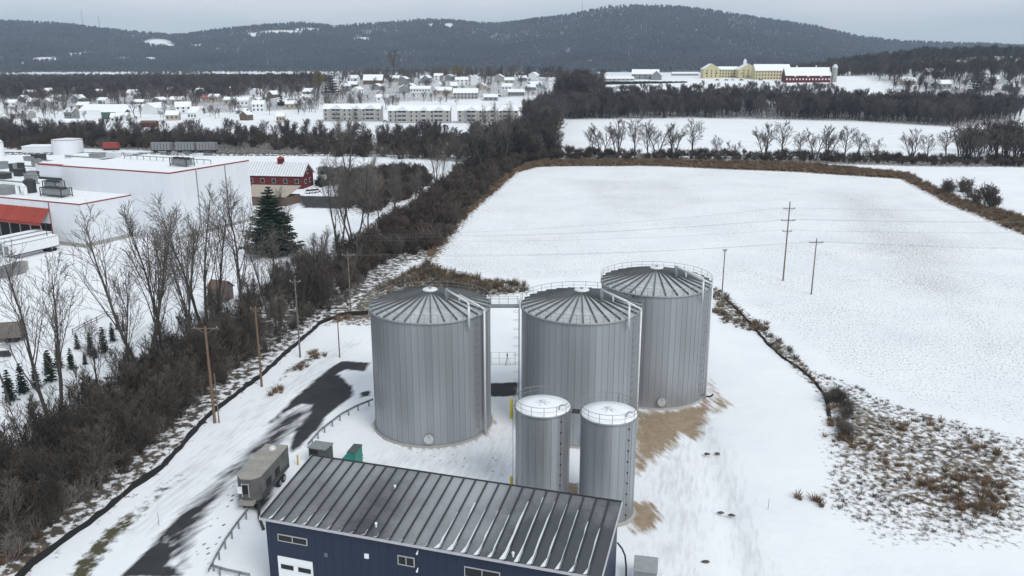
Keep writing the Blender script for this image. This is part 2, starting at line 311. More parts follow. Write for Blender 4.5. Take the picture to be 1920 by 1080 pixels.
def make_ground():
    ys = list(np.arange(25, 262, 0.55)); y = ys[-1]; st = 0.55
    while y < 9500: st *= 1.024; y += st; ys.append(y)
    ys = np.array(ys); ss = np.linspace(-0.95, 0.95, 640)
    S, Y = np.meshgrid(ss, ys); X = S * (Y + 130)
    Z = height(X, Y)
    sw = [tuple(G(*q))[:2] for q in ((1290, 790), (1325, 850), (1362, 965), (1395, 1090))]
    for (ax, ay), (bx, by) in zip(sw[:-1], sw[1:]):
        t_ = np.clip(((X - ax) * (bx - ax) + (Y - ay) * (by - ay)) / ((bx - ax) ** 2 + (by - ay) ** 2), 0, 1)
        Z = np.minimum(Z, height(X, Y) - 0.35 * np.exp(-((X - ax - t_ * (bx - ax)) ** 2 + (Y - ay - t_ * (by - ay)) ** 2) / 3.2))
    Z = Z + np.where(Y < 420, 0.10 * np.sin(X * 0.13 + 1.3 * np.sin(Y * 0.07)) * np.sin(Y * 0.11 + 0.4), 0) * sstep(125, 180, Y)
    nr, nc = X.shape
    me = bpy.data.meshes.new('ground')
    co = np.stack([X.ravel(), Y.ravel(), Z.ravel()], 1)
    idx = np.arange(nr * nc).reshape(nr, nc)
    q = np.stack([idx[:-1, :-1], idx[:-1, 1:], idx[1:, 1:], idx[1:, :-1]], -1).reshape(-1, 4)
    me.vertices.add(len(co)); me.vertices.foreach_set('co', co.astype(np.float32).ravel())
    me.loops.add(q.size); me.loops.foreach_set('vertex_index', q.astype(np.int32).ravel())
    me.polygons.add(len(q)); me.polygons.foreach_set('loop_start', np.arange(0, q.size, 4, dtype=np.int32))
    me.update(calc_edges=True); me.polygons.foreach_set('use_smooth', np.ones(len(q), bool))
    lay = {k: np.zeros(X.shape) for k in ('asphalt', 'grass', 'sand', 'field', 'weed', 'brown', 'litter', 'foot', 'track')}
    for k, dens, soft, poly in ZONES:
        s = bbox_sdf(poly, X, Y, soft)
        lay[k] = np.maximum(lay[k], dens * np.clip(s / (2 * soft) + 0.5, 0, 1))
    for k, a in lay.items():
        at = me.attributes.new(k, 'FLOAT', 'POINT'); at.data.foreach_set('value', a.astype(np.float32).ravel())
    m = bpy.data.materials.new('snowy ground'); m.use_nodes = True; t = m.node_tree; N = t.nodes; Lk = t.links.new
    b = N['Principled BSDF']; b.inputs['Roughness'].default_value = 0.85; b.inputs['Specular IOR Level'].default_value = 0.2
    geo_ = N.new('ShaderNodeNewGeometry')
    def noise(scale, det=5.0, stretch=(1, 1, 1), rz=0.0, lo=0.3, hi=0.7):
        mp_ = N.new('ShaderNodeMapping'); mp_.vector_type = 'TEXTURE'; mp_.inputs['Rotation'].default_value = (0, 0, rz)
        mp_.inputs['Scale'].default_value = stretch; Lk(geo_.outputs['Position'], mp_.inputs['Vector'])
        n = N.new('ShaderNodeTexNoise'); n.inputs['Scale'].default_value = scale; n.inputs['Detail'].default_value = det
        n.inputs['Roughness'].default_value = 0.6
        Lk(mp_.outputs['Vector'], n.inputs['Vector'])
        mr = N.new('ShaderNodeMapRange'); mr.inputs['From Min'].default_value = lo; mr.inputs['From Max'].default_value = hi
        Lk(n.outputs['Fac'], mr.inputs['Value']); return mr.outputs['Result']
    def rgb(c0, c1, fac):
        mx = N.new('ShaderNodeMix'); mx.data_type = 'RGBA'; mx.inputs[6].default_value = (*c0, 1); mx.inputs[7].default_value = (*c1, 1); Lk(fac, mx.inputs[0]); return mx.outputs[2]
    cur = rgb((0.74, 0.765, 0.81), (0.83, 0.84, 0.86), noise(0.06, 6))
    mid = noise(1.1, 4); fine = noise(5.0, 3)
    def layer(cur, attr, n, wd, colour):
        a = N.new('ShaderNodeAttribute'); a.attribute_name = attr
        ad = N.new('ShaderNodeMath'); ad.operation = 'ADD'; Lk(a.outputs['Fac'], ad.inputs[0]); Lk(n, ad.inputs[1])
        mr = N.new('ShaderNodeMapRange'); mr.inputs['From Min'].default_value = 1 - wd; mr.inputs['From Max'].default_value = 1 + wd; Lk(ad.outputs[0], mr.inputs['Value'])
        on = N.new('ShaderNodeMath'); on.operation = 'MULTIPLY'; on.use_clamp = True; on.inputs[1].default_value = 12.0; Lk(a.outputs['Fac'], on.inputs[0])
        mm = N.new('ShaderNodeMath'); mm.operation = 'MULTIPLY'; Lk(on.outputs[0], mm.inputs[0]); Lk(mr.outputs['Result'], mm.inputs[1])
        mx = N.new('ShaderNodeMix'); mx.data_type = 'RGBA'; Lk(mm.outputs[0], mx.inputs[0]); Lk(cur, mx.inputs[6]); Lk(colour, mx.inputs[7]); return mx.outputs[2]
    road = R(-27)
    fa = N.new('ShaderNodeMath'); fa.operation = 'MULTIPLY_ADD'; Lk(noise(0.035, 4, (1, 1, 1), 0, 0.3, 0.7), fa.inputs[0]); fa.inputs[1].default_value = 0.12; fa.inputs[2].default_value = -0.04
    fb = N.new('ShaderNodeMath'); fb.operation = 'ADD'; Lk(noise(2.4, 5, (0.8, 1.15, 1), R(-12), 0.2, 0.8), fb.inputs[0]); Lk(fa.outputs[0], fb.inputs[1]); fieldn = fb.outputs[0]
    cur = layer(cur, 'track', noise(0.9, 8, (0.5, 3.0, 1), R(-14), 0.2, 0.8), 0.35, rgb((0.42, 0.43, 0.45), (0.62, 0.63, 0.65), fine))
    cur = layer(cur, 'field', fieldn, 0.14, rgb((0.19, 0.175, 0.16), (0.36, 0.34, 0.32), mid))
    cur = layer(cur, 'brown', noise(1.0, 6, (1, 1, 1)), 0.16, rgb((0.10, 0.066, 0.042), (0.19, 0.135, 0.09), mid))
    cur = layer(cur, 'litter', noise(0.8, 6), 0.12, rgb((0.05, 0.043, 0.036), (0.13, 0.11, 0.09), fine))
    cur = layer(cur, 'weed', noise(1.25, 6, (0.85, 1.0, 1), R(15), 0.25, 0.75), 0.17, rgb((0.07, 0.062, 0.05), (0.20, 0.165, 0.12), fine))
    cur = layer(cur, 'grass', noise(1.2, 7, (1, 1.5, 1), road, 0.2, 0.8), 0.16, rgb((0.045, 0.045, 0.026), (0.11, 0.10, 0.058), fine))
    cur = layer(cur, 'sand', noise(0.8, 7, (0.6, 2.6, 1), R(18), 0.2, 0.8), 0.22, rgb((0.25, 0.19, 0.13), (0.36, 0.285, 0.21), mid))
    cur = layer(cur, 'asphalt', noise(0.62, 8, (0.65, 3.4, 1), road, 0.15, 0.85), 0.28, rgb((0.030, 0.031, 0.033), (0.048, 0.049, 0.051), noise(0.3)))
    vo = N.new('ShaderNodeTexVoronoi'); vo.inputs['Scale'].default_value = 1.25; vo.inputs['Randomness'].default_value = 0.9
    mpv = N.new('ShaderNodeMapping'); mpv.vector_type = 'TEXTURE'; mpv.inputs['Rotation'].default_value = (0, 0, road); mpv.inputs['Scale'].default_value = (0.8, 1.5, 1)
    Lk(geo_.outputs['Position'], mpv.inputs['Vector']); Lk(mpv.outputs['Vector'], vo.inputs['Vector'])
    inv = N.new('ShaderNodeMapRange'); inv.inputs['From Min'].default_value = 0.16; inv.inputs['From Max'].default_value = 0.30
    inv.inputs['To Min'].default_value = 0.5; inv.inputs['To Max'].default_value = -0.5; Lk(vo.outputs['Distance'], inv.inputs['Value'])
    cur = layer(cur, 'foot', inv.outputs['Result'], 0.3, rgb((0.07, 0.07, 0.072), (0.12, 0.12, 0.125), fine))
    Lk(cur, b.inputs['Base Color'])
    bp = N.new('ShaderNodeBump'); bp.inputs['Distance'].default_value = 0.10; bp.inputs['Strength'].default_value = 0.6
    Lk(noise(0.35, 8), bp.inputs['Height']); Lk(bp.outputs['Normal'], b.inputs['Normal'])
    me.materials.append(m)
    o = put('ground', me); tag(o, 'snow covered ground with bare patches', kind='structure')
make_ground()

# ------------------------------------------------------------------ hills
RIDGE = [(-900, 60), (-500, 48), (-200, 40), (0, 36), (60, 38), (150, 43), (200, 48), (260, 56), (320, 62), (380, 66), (400, 64), (450, 56), (530, 46), (600, 41), (660, 47), (700, 42), (760, 37), (810, 34), (860, 36), (900, 42), (940, 43), (980, 38), (1040, 31), (1090, 22), (1130, 14), (1180, 12), (1220, 14), (1260, 16), (1310, 21), (1360, 30), (1420, 38), (1470, 44), (1510, 54), (1560, 66), (1620, 73), (1700, 79), (1800, 82), (1900, 88), (2000, 92), (2300, 100), (2800, 90)]
CREST = 5200.0
rx = np.array([(p - 960) / FPX for p, q in RIDGE]); rz_ = np.array([ztop(q + 1.5, CREST) for p, q in RIDGE])
CLEAR = [(295, 80, 26, 7), (318, 86, 10, 4), (372, 86, 16, 2.5), (475, 65, 9, 4), (530, 60, 40, 3.5), (575, 55, 25, 2.5), (842, 48, 9, 5), (807, 47, 6, 3.2), (85, 112, 26, 5), (165, 101, 22, 3), (140, 103, 12, 3.5), (280, 110, 14, 3), (230, 110, 12, 2.5), (45, 120, 10, 3), (680, 73, 16, 3.5)]
def vnoise(X, Y, s, seed=0.0, octs=4):
    r = np.zeros(X.shape); amp = 1.0; tot = 0
    rng = np.random.RandomState(int(seed * 10) + 7)
    for o_ in range(octs):
        a = np.zeros(X.shape)
        for k in range(5):
            th = rng.uniform(0, 6.28); ph = rng.uniform(0, 6.28); f = s * 2 ** o_ * rng.uniform(0.7, 1.4)
            a += np.sin((X * math.cos(th) + Y * math.sin(th)) * f + ph + 1.5 * np.sin((X * math.sin(th) - Y * math.cos(th)) * f * 0.7 + ph * 2))
        r += amp * a / 5; tot += amp; amp *= 0.5
    return r / tot
def hill_h(X, Y):
    s = X / Y; c = np.interp(s * 0.968, rx, rz_)
    t = np.clip((Y - 3250 + 160 * np.sin(X / 500)) / (CREST - 3250), 0, 1.6)
    up = np.where(t < 1, t ** 0.85 * (0.55 + 0.45 * t), 1 - (t - 1) * 0.9)
    h = c * up
    return h + (vnoise(X, Y, 1 / 130, 1) * 26) * np.clip(t * 2.2, 0, 1) * np.clip((1.0 - t) * 3, 0, 1) - 3
def make_hills():
    ys = np.concatenate([np.linspace(3000, 5450, 150), np.linspace(5500, 6800, 20)]); ss = np.linspace(-1.1, 1.1, 420)
    S, Y = np.meshgrid(ss, ys); X = S * Y; Z = hill_h(X, Y)
    nr, nc = X.shape; me = bpy.data.meshes.new('hills'); idx = np.arange(nr * nc).reshape(nr, nc)
    q = np.stack([idx[:-1, :-1], idx[:-1, 1:], idx[1:, 1:], idx[1:, :-1]], -1).reshape(-1, 4)
    me.from_pydata(np.stack([X.ravel(), Y.ravel(), Z.ravel()], 1).tolist(), [], q.tolist())
    me.polygons.foreach_set('use_smooth', [True] * len(q))
    cl = clearing(X, Y, Z)
    at = me.attributes.new('clearing', 'FLOAT', 'POINT'); at.data.foreach_set('value', cl.astype(np.float32).ravel())
    m = bpy.data.materials.new('hill floor'); m.use_nodes = True; t = m.node_tree; N = t.nodes; Lk = t.links.new; b = N['Principled BSDF']; b.inputs['Roughness'].default_value = 0.9
    g = N.new('ShaderNodeNewGeometry'); n = N.new('ShaderNodeTexNoise'); n.inputs['Scale'].default_value = 0.018; n.inputs['Detail'].default_value = 8
    Lk(g.outputs['Position'], n.inputs['Vector'])
    r = N.new('ShaderNodeValToRGB'); e = r.color_ramp.elements; e[0].position = 0.52; e[0].color = (0.055, 0.055, 0.06, 1); e[1].position = 0.72; e[1].color = (0.27, 0.28, 0.30, 1)
    Lk(n.outputs['Fac'], r.inputs['Fac'])
    a = N.new('ShaderNodeAttribute'); a.attribute_name = 'clearing'; mx = N.new('ShaderNodeMix'); mx.data_type = 'RGBA'
    Lk(a.outputs['Fac'], mx.inputs[0]); Lk(r.outputs['Color'], mx.inputs[6]); mx.inputs[7].default_value = (0.8, 0.82, 0.84, 1); Lk(mx.outputs[2], b.inputs['Base Color'])
    me.materials.append(m); tag(put('hills', me), 'long wooded hill range on the skyline', kind='structure')
def project(X, Y, Z):
    zc = Y * cP + (CAM_H - Z) * sP; yc = Y * sP - (CAM_H - Z) * cP
    return 960 + FPX * X / zc, 540 - FPX * yc / zc
def clearing(X, Y, Z):
    u, v = project(X, Y, Z); c = np.zeros(np.shape(X))
    for a, b_, ra, rb in CLEAR:
        d = ((u - a) / ra) ** 2 + ((v - b_) / rb) ** 2
        c = np.maximum(c, np.clip(1.6 - 1.2 * d, 0, 1))
    return c
make_hills()

# ------------------------------------------------------------------ scattering helper (only for stuff)
def scatter(name, label, pts, meshes):
    me = bpy.data.meshes.new(name); me.from_pydata([p[:3] for p in pts], [], [])
    for k, i in (('scl', 3), ('rot', 4)):
        at = me.attributes.new(k, 'FLOAT', 'POINT'); at.data.foreach_set('value', [p[i] for p in pts])
    at = me.attributes.new('idx', 'INT', 'POINT'); at.data.foreach_set('value', [random.randrange(len(meshes)) for p in pts])
    c = bpy.data.collections.new(name + ' kinds')
    for q in meshes: c.objects.link(bpy.data.objects.new(q.name, q))
    ng = bpy.data.node_groups.new(name, 'GeometryNodeTree')
    ng.interface.new_socket('Geometry', in_out='INPUT', socket_type='NodeSocketGeometry'); ng.interface.new_socket('Geometry', in_out='OUTPUT', socket_type='NodeSocketGeometry')
    N = ng.nodes; gi = N.new('NodeGroupInput'); go = N.new('NodeGroupOutput'); ci = N.new('GeometryNodeCollectionInfo'); ip = N.new('GeometryNodeInstanceOnPoints')
    ci.inputs['Collection'].default_value = c; ci.inputs['Separate Children'].default_value = True; ci.inputs['Reset Children'].default_value = True
    ip.inputs['Pick Instance'].default_value = True
    def na(nm, dt):
        a = N.new('GeometryNodeInputNamedAttribute'); a.data_type = dt; a.inputs['Name'].default_value = nm; return a.outputs['Attribute']
    cx = N.new('ShaderNodeCombineXYZ'); Lk = ng.links.new
    Lk(gi.outputs[0], ip.inputs['Points']); Lk(ci.outputs[0], ip.inputs['Instance']); Lk(na('idx', 'INT'), ip.inputs['Instance Index'])
    Lk(na('rot', 'FLOAT'), cx.inputs['Z']); Lk(cx.outputs[0], ip.inputs['Rotation']); Lk(na('scl', 'FLOAT'), ip.inputs['Scale']); Lk(ip.outputs[0], go.inputs[0])
    o = put(name, me); o.modifiers.new('scatter', 'NODES').node_group = ng
    return tag(o, label, kind='stuff')
def in_poly(poly, n, rnd):
    lo, hi = poly.min(0), poly.max(0); res = []
    while len(res) < n:
        X = np.array([rnd.uniform(lo[0], hi[0]) for _ in range(n * 2)]); Y = np.array([rnd.uniform(lo[1], hi[1]) for _ in range(n * 2)])
        k = sdf(poly, X, Y) > 0; res += list(zip(X[k], Y[k]))
    return res[:n]

# ------------------------------------------------------------------ bare trees, brush, conifers
def perp(d, rnd):
    u = d.orthogonal().normalized(); v = d.cross(u); a = rnd.uniform(0, 2 * math.pi); return u * math.cos(a) + v * math.sin(a)
def bare_tree(seed, H, r0, stems=1, lean=0.05, vase=0.5, limbs=11, sub=6, twigs=5, twig_r=0.022, first=0.25, mbs=None, spread=1.0, straight=0.35):
    rnd = random.Random(seed); tr, cr = mbs or (MB(), MB())
    def limb(p, d, Ln, r, lvl, nseg, trop):
        pts = [p]; rr = [r]; dd = d.copy()
        for i in range(nseg):
            dd = (dd + Vector((rnd.uniform(-1, 1), rnd.uniform(-1, 1), rnd.uniform(-0.7, 0.7))) * (0.10 + 0.07 * lvl) * (1 - straight) + Vector((0, 0, trop))).normalized()
            pts.append(pts[-1] + dd * (Ln / nseg)); rr.append(r * (1 - (i + 1) / nseg * 0.82))
        tgt = tr if lvl <= 1 else cr; n = 7 if lvl == 0 else 5 if lvl == 1 else 3
        for i in range(nseg): tgt.tube(pts[i], pts[i + 1], max(rr[i], twig_r), max(rr[i + 1], twig_r * 0.8), n, caps=False)
        return pts, rr
    def at(pts, t):
        k = t * (len(pts) - 1); i = min(int(k), len(pts) - 2); return pts[i].lerp(pts[i + 1], k - i), (pts[i + 1] - pts[i]).normalized()
    for s_ in range(stems):
        a = 2 * math.pi * s_ / max(stems, 1) + rnd.uniform(-0.5, 0.5); ln = lean if stems == 1 else 0.16 + 0.1 * rnd.random()
        d0 = Vector((math.cos(a) * ln, math.sin(a) * ln, 1)).normalized(); Hs_ = H * rnd.uniform(0.85, 1.0)
        pts, rr = limb(Vector((math.cos(a), math.sin(a), -0.3)) * (0 if stems == 1 else r0 * 0.6) + Vector((0, 0, -0.3)), d0, Hs_ * 0.93, r0, 0, 9, 0.02)
        for i in range(limbs):
            t = first + (0.97 - first) * (i + rnd.random()) / limbs
            p, d = at(pts, t); ang = rnd.uniform(0.45, 0.95) * (1.25 - vase)
            cd = (d * math.cos(ang) + perp(d, rnd) * math.sin(ang)).normalized(); Ln = Hs_ * spread * (0.42 * (1 - t) + 0.13) * rnd.uniform(0.75, 1.25)
            p1, r1 = limb(p, cd, Ln, r0 * (1 - 0.8 * t) * 0.5, 1, 5, 0.10 * vase + 0.03)
            for j in range(sub):
                t2 = 0.2 + 0.8 * (j + rnd.random()) / sub; q, e = at(p1, min(t2, 1)); a2 = rnd.uniform(0.4, 0.9)
                c2 = (e * math.cos(a2) + perp(e, rnd) * math.sin(a2)).normalized(); L2 = Ln * (0.5 * (1.1 - t2) + 0.16) * rnd.uniform(0.7, 1.2)
                p2, r2 = limb(q, c2, L2, max(r0 * (1 - 0.8 * t) * 0.16, twig_r * 1.4), 2, 3, 0.07)
                for k in range(twigs):
                    t3 = 0.15 + 0.85 * (k + rnd.random()) / twigs; q3, e3 = at(p2, min(t3, 1)); a3 = rnd.uniform(0.3, 0.8)
                    c3 = (e3 * math.cos(a3) + perp(e3, rnd) * math.sin(a3)).normalized()
                    limb(q3, c3, max(L2 * 0.5, 0.5) * rnd.uniform(0.6, 1.2), twig_r, 3, 2, 0.06)
    return tr, cr
def tree_pair(name, *a, bark='bark', twig='twig', **k):
    tr, cr = bare_tree(*a, **k); return tr.mesh('trunk', M[bark]), cr.mesh('crown', M[twig])
TALL = [tree_pair('t', 11, 24, 0.26, sub=7, twigs=6, twig_r=0.02, limbs=14, vase=0.85, first=0.28), tree_pair('t', 12, 24, 0.26, stems=2, sub=7, twigs=6, twig_r=0.02, limbs=11, vase=0.9, first=0.3),
        tree_pair('t', 13, 24, 0.23, sub=7, twigs=6, twig_r=0.02, limbs=15, vase=0.75, first=0.35, lean=0.12), tree_pair('t', 14, 24, 0.25, stems=3, sub=6, twigs=6, twig_r=0.02, limbs=10, vase=0.9, first=0.25)]
ROUND = [tree_pair('t', 21, 15, 0.34, limbs=12, vase=0.35, first=0.2, twig_r=0.045, sub=7, spread=1.15), tree_pair('t', 22, 15, 0.3, stems=2, limbs=9, vase=0.4, first=0.22, twig_r=0.045, spread=1.1),
         tree_pair('t', 23, 15, 0.3, stems=3, limbs=8, vase=0.5, first=0.2, twig_r=0.045, spread=1.1), tree_pair('t', 24, 15, 0.36, limbs=14, vase=0.3, first=0.25, twig_r=0.05, spread=1.25)]
def combo(seed, H, r0, bark='bark', twig='fartwig', **k):
    mb = MB()
    tr, cr = bare_tree(seed, H, r0, **k); mb.cur = 0; mb.add(tr.v, tr.f); mb.cur = 1; mb.add(cr.v, cr.f)
    return mb.mesh('far tree', [M[bark], M[twig]])
FAR = [combo(31 + i, 16, 0.32, limbs=13, sub=6, twigs=4, vase=0.25 + 0.12 * i, first=0.12, twig_r=0.085, spread=1.35, stems=1 + (i > 2)) for i in range(4)]
SAP = [combo(36 + i, 9, 0.11, limbs=8, sub=5, twigs=4, vase=0.8, first=0.2, twig_r=0.022, stems=2 + i, twig='brush') for i in range(3)]
VFAR = [combo(41 + i, 15, 0.5, limbs=10, sub=5, twigs=2, vase=0.3, first=0.08, twig_r=0.22, spread=1.5) for i in range(3)]
def bush(seed, stems=26, side=6, r=0.0085, mt='brush', arch=0.0):
    rnd = random.Random(seed); mb = MB()
    for s_ in range(stems):
        a = rnd.uniform(0, 6.283); ln = rnd.uniform(0.05, 0.6); d = Vector((math.cos(a) * ln, math.sin(a) * ln, 1)).normalized()
        p = Vector((math.cos(a), math.sin(a), 0)) * rnd.uniform(0, 0.30); Ln = rnd.uniform(0.6, 1.05); pts = [p]
        for i in range(3):
            d = (d + Vector((rnd.uniform(-.3, .3), rnd.uniform(-.3, .3), 0.06 - arch))).normalized(); pts.append(pts[-1] + d * Ln / 3); mb.tube(pts[-2], pts[-1], r * 1.3 * (1 - 0.25 * i), r * 1.3 * (0.75 - 0.25 * i), 3, False)
        for j in range(side):
            t = rnd.uniform(0.25, 1) * 2.99; i = int(t); q = pts[i].lerp(pts[i + 1], t - i); e = (pts[i + 1] - pts[i]).normalized()
            c = (e + perp(e, rnd) * rnd.uniform(0.5, 1.1) + Vector((0, 0, 0.15))).normalized(); Lb = rnd.uniform(0.18, 0.4); q2 = q + c * Lb
            mb.tube(q, q2, r * 0.8, r * 0.5, 3, False)
            for k in range(3):
                q3 = q.lerp(q2, rnd.uniform(0.3, 1)); c3 = (c + perp(c, rnd) * 0.8).normalized(); mb.tube(q3, q3 + c3 * rnd.uniform(0.08, 0.2), r * 0.6, r * 0.4, 3, False)
    return mb.mesh('bush', M[mt])
BUSH = [bush(51), bush(52, 28), bush(53, 22, 6), bush(56, 20, 6, 0.0085, 'palebrush'), bush(58, 16, 7, 0.0075, 'palebrush')]
BUSHFAR = [bush(54, 22, 5, 0.020, 'hedgebrush'), bush(55, 26, 4, 0.020, 'hedgebrush'), bush(57, 22, 5, 0.018)]
TOWN = [combo(38 + i, 15, 0.30, limbs=11, sub=6, twigs=4, vase=0.3 + 0.2 * i, first=0.15, twig_r=0.06, spread=1.3, twig='twig') for i in range(3)]
def spruce(seed, H, Rb, mt, whorls=24, per=11, droop=0.25, spray=9, lift=0.0):
    rnd = random.Random(seed); mb = MB()
    for wv in range(whorls):
        t = (wv + 0.5) / whorls; z = H * (0.06 + 0.93 * t); rad = Rb * (1 - t) ** 0.72 * rnd.uniform(0.85, 1.1) + 0.12
        for k in range(per):
            a = 2 * math.pi * (k + rnd.random() * 0.8) / per + wv; Lb = rad * rnd.uniform(0.7, 1.15); ca, sa = math.cos(a), math.sin(a)
            zz = z + rnd.uniform(-0.25, 0.25) * H / whorls
            for s_ in range(spray):
                u = (s_ + rnd.random()) / spray; bx = Lb * u; bz = zz - droop * Lb * u + lift * Lb * u * u
                side = 1 if s_ % 2 else -1; wl = (0.24 + 0.30 * (1 - u)) * (0.40 * Lb + 0.30) * rnd.uniform(0.7, 1.3); fw = wl * rnd.uniform(0.5, 1.0)
                tipx, tipy = bx + fw, side * wl; h0 = 0.03 + 0.16 * wl
                pts = [(bx - 0.2 * wl, 0, bz + h0), (tipx, tipy, bz - 0.28 * wl), (bx + 0.55 * wl, -0.12 * side * wl, bz - 0.05 * wl), (bx, 0.1 * side * wl, bz - 0.5 * wl)]
                mb.add([(x * ca - y * sa, x * sa + y * ca, q) for x, y, q in pts], [(0, 1, 2), (0, 3, 1), (3, 2, 1)])
    tr = MB().tube((0, 0, -0.3), (0, 0, H * 0.98), 0.025 * H * 0.9, 0.02, 7)
    return tr.mesh('trunk', M['bark']), mb.mesh('crown', mt)
SPRUCE_BIG = spruce(61, 17, 7.2, M['needle'], 24, 15, 0.10, 13, lift=0.14)
SPRUCE_SMALL = [spruce(62 + i, 4, 0.85, M['needle'], 12, 8, 0.15, 5) for i in range(2)]
SPRUCE_FAR = spruce(66, 18, 4.6, M['needleblue'], 12, 9, 0.25, 6)
PINE_FAR = spruce(67, 16, 6.5, M['needleblue'], 8, 10, -0.05, 7)
def tree(pair, name, label, loc, h, ref, rz=0.0, group=None, cat='tree', wide=1.0):
    o = thing(name, label, cat, loc, rz, group); o.scale = (h / ref * wide, h / ref * wide, h / ref)
    put('trunk', pair[0], o); put('crown', pair[1], o); return o
# ------------------------------------------------------------------ the large tanks
def ring(mb, r, z, rad, n=48, c=(0, 0)):
    pts = [(c[0] + r * math.cos(2 * math.pi * i / n), c[1] + r * math.sin(2 * math.pi * i / n), z) for i in range(n + 1)]
    return mb.path(pts, rad, 5)
def panel_mesh(r, h, n, lip=0.03):
    da = 2 * math.pi / n; g = 0.006 / r; k = 4; mb = MB(); prof = []
    angs = [-da / 2 + g + (da - 2 * g) * i / k for i in range(k + 1)]
    for z in (0.0, h):
        for a in angs: mb.v.append((r * math.cos(a), r * math.sin(a), z))
        for a in angs: mb.v.append(((r - 0.06) * math.cos(a), (r - 0.06) * math.sin(a), z))
    m_ = k + 1
    fs = [(i, i + 1, 2 * m_ + i + 1, 2 * m_ + i) for i in range(k)] + [(0, 2 * m_, 3 * m_, m_), (k, m_ + k, 3 * m_ + k, 2 * m_ + k)]
    fs += [(2 * m_ + i, 2 * m_ + i + 1, 3 * m_ + i + 1, 3 * m_ + i) for i in range(k)]
    for f in fs: mb.f.append(f); mb.m.append(0)
    a = da / 2 - 0.045 / r                                   # the raised seam on one edge
    mb.box(((r + lip / 2) * math.cos(a), (r + lip / 2) * math.sin(a), h / 2), (lip, 0.05, h), a)
    return mb.mesh('panel', M['steel'])
HT, RT, NP, NR = 16.7, 7.85, 58, 30
PANEL = panel_mesh(RT, HT, NP)
def sector_mesh():
    da = 2 * math.pi / NR; mb = MB(); r0, r1, z0, z1 = 0.75, RT + 0.10, HT + 1.92, HT + 0.03; g = 0.006; n = 3
    for r, z in ((r0, z0), (r1, z1), (r1, z1 - 0.07), (r0, z0 - 0.07)):
        for i in range(n + 1):
            a = -da / 2 + g + (da - 2 * g) * i / n; mb.v.append((r * math.cos(a), r * math.sin(a), z))
    m_ = n + 1
    for k in range(3):
        for i in range(n): mb.f.append((k * m_ + i, (k + 1) * m_ + i, (k + 1) * m_ + i + 1, k * m_ + i + 1)); mb.m.append(0)
    return mb.mesh('roof_panel', M['roofsteel'])
SECTOR = sector_mesh()
RIB = MB().beam((0.7, 0, HT + 2.06), (RT + 0.12, 0, HT + 0.17), 0.11, 0.24).mesh('rib', M['rib'])
POST = MB().tube((0, 0, 0), (0, 0, 1.1), 0.028, n=5).mesh('railing_post', M['galv'])
def pol(r, a, z): return (r * math.cos(a), r * math.sin(a), z)
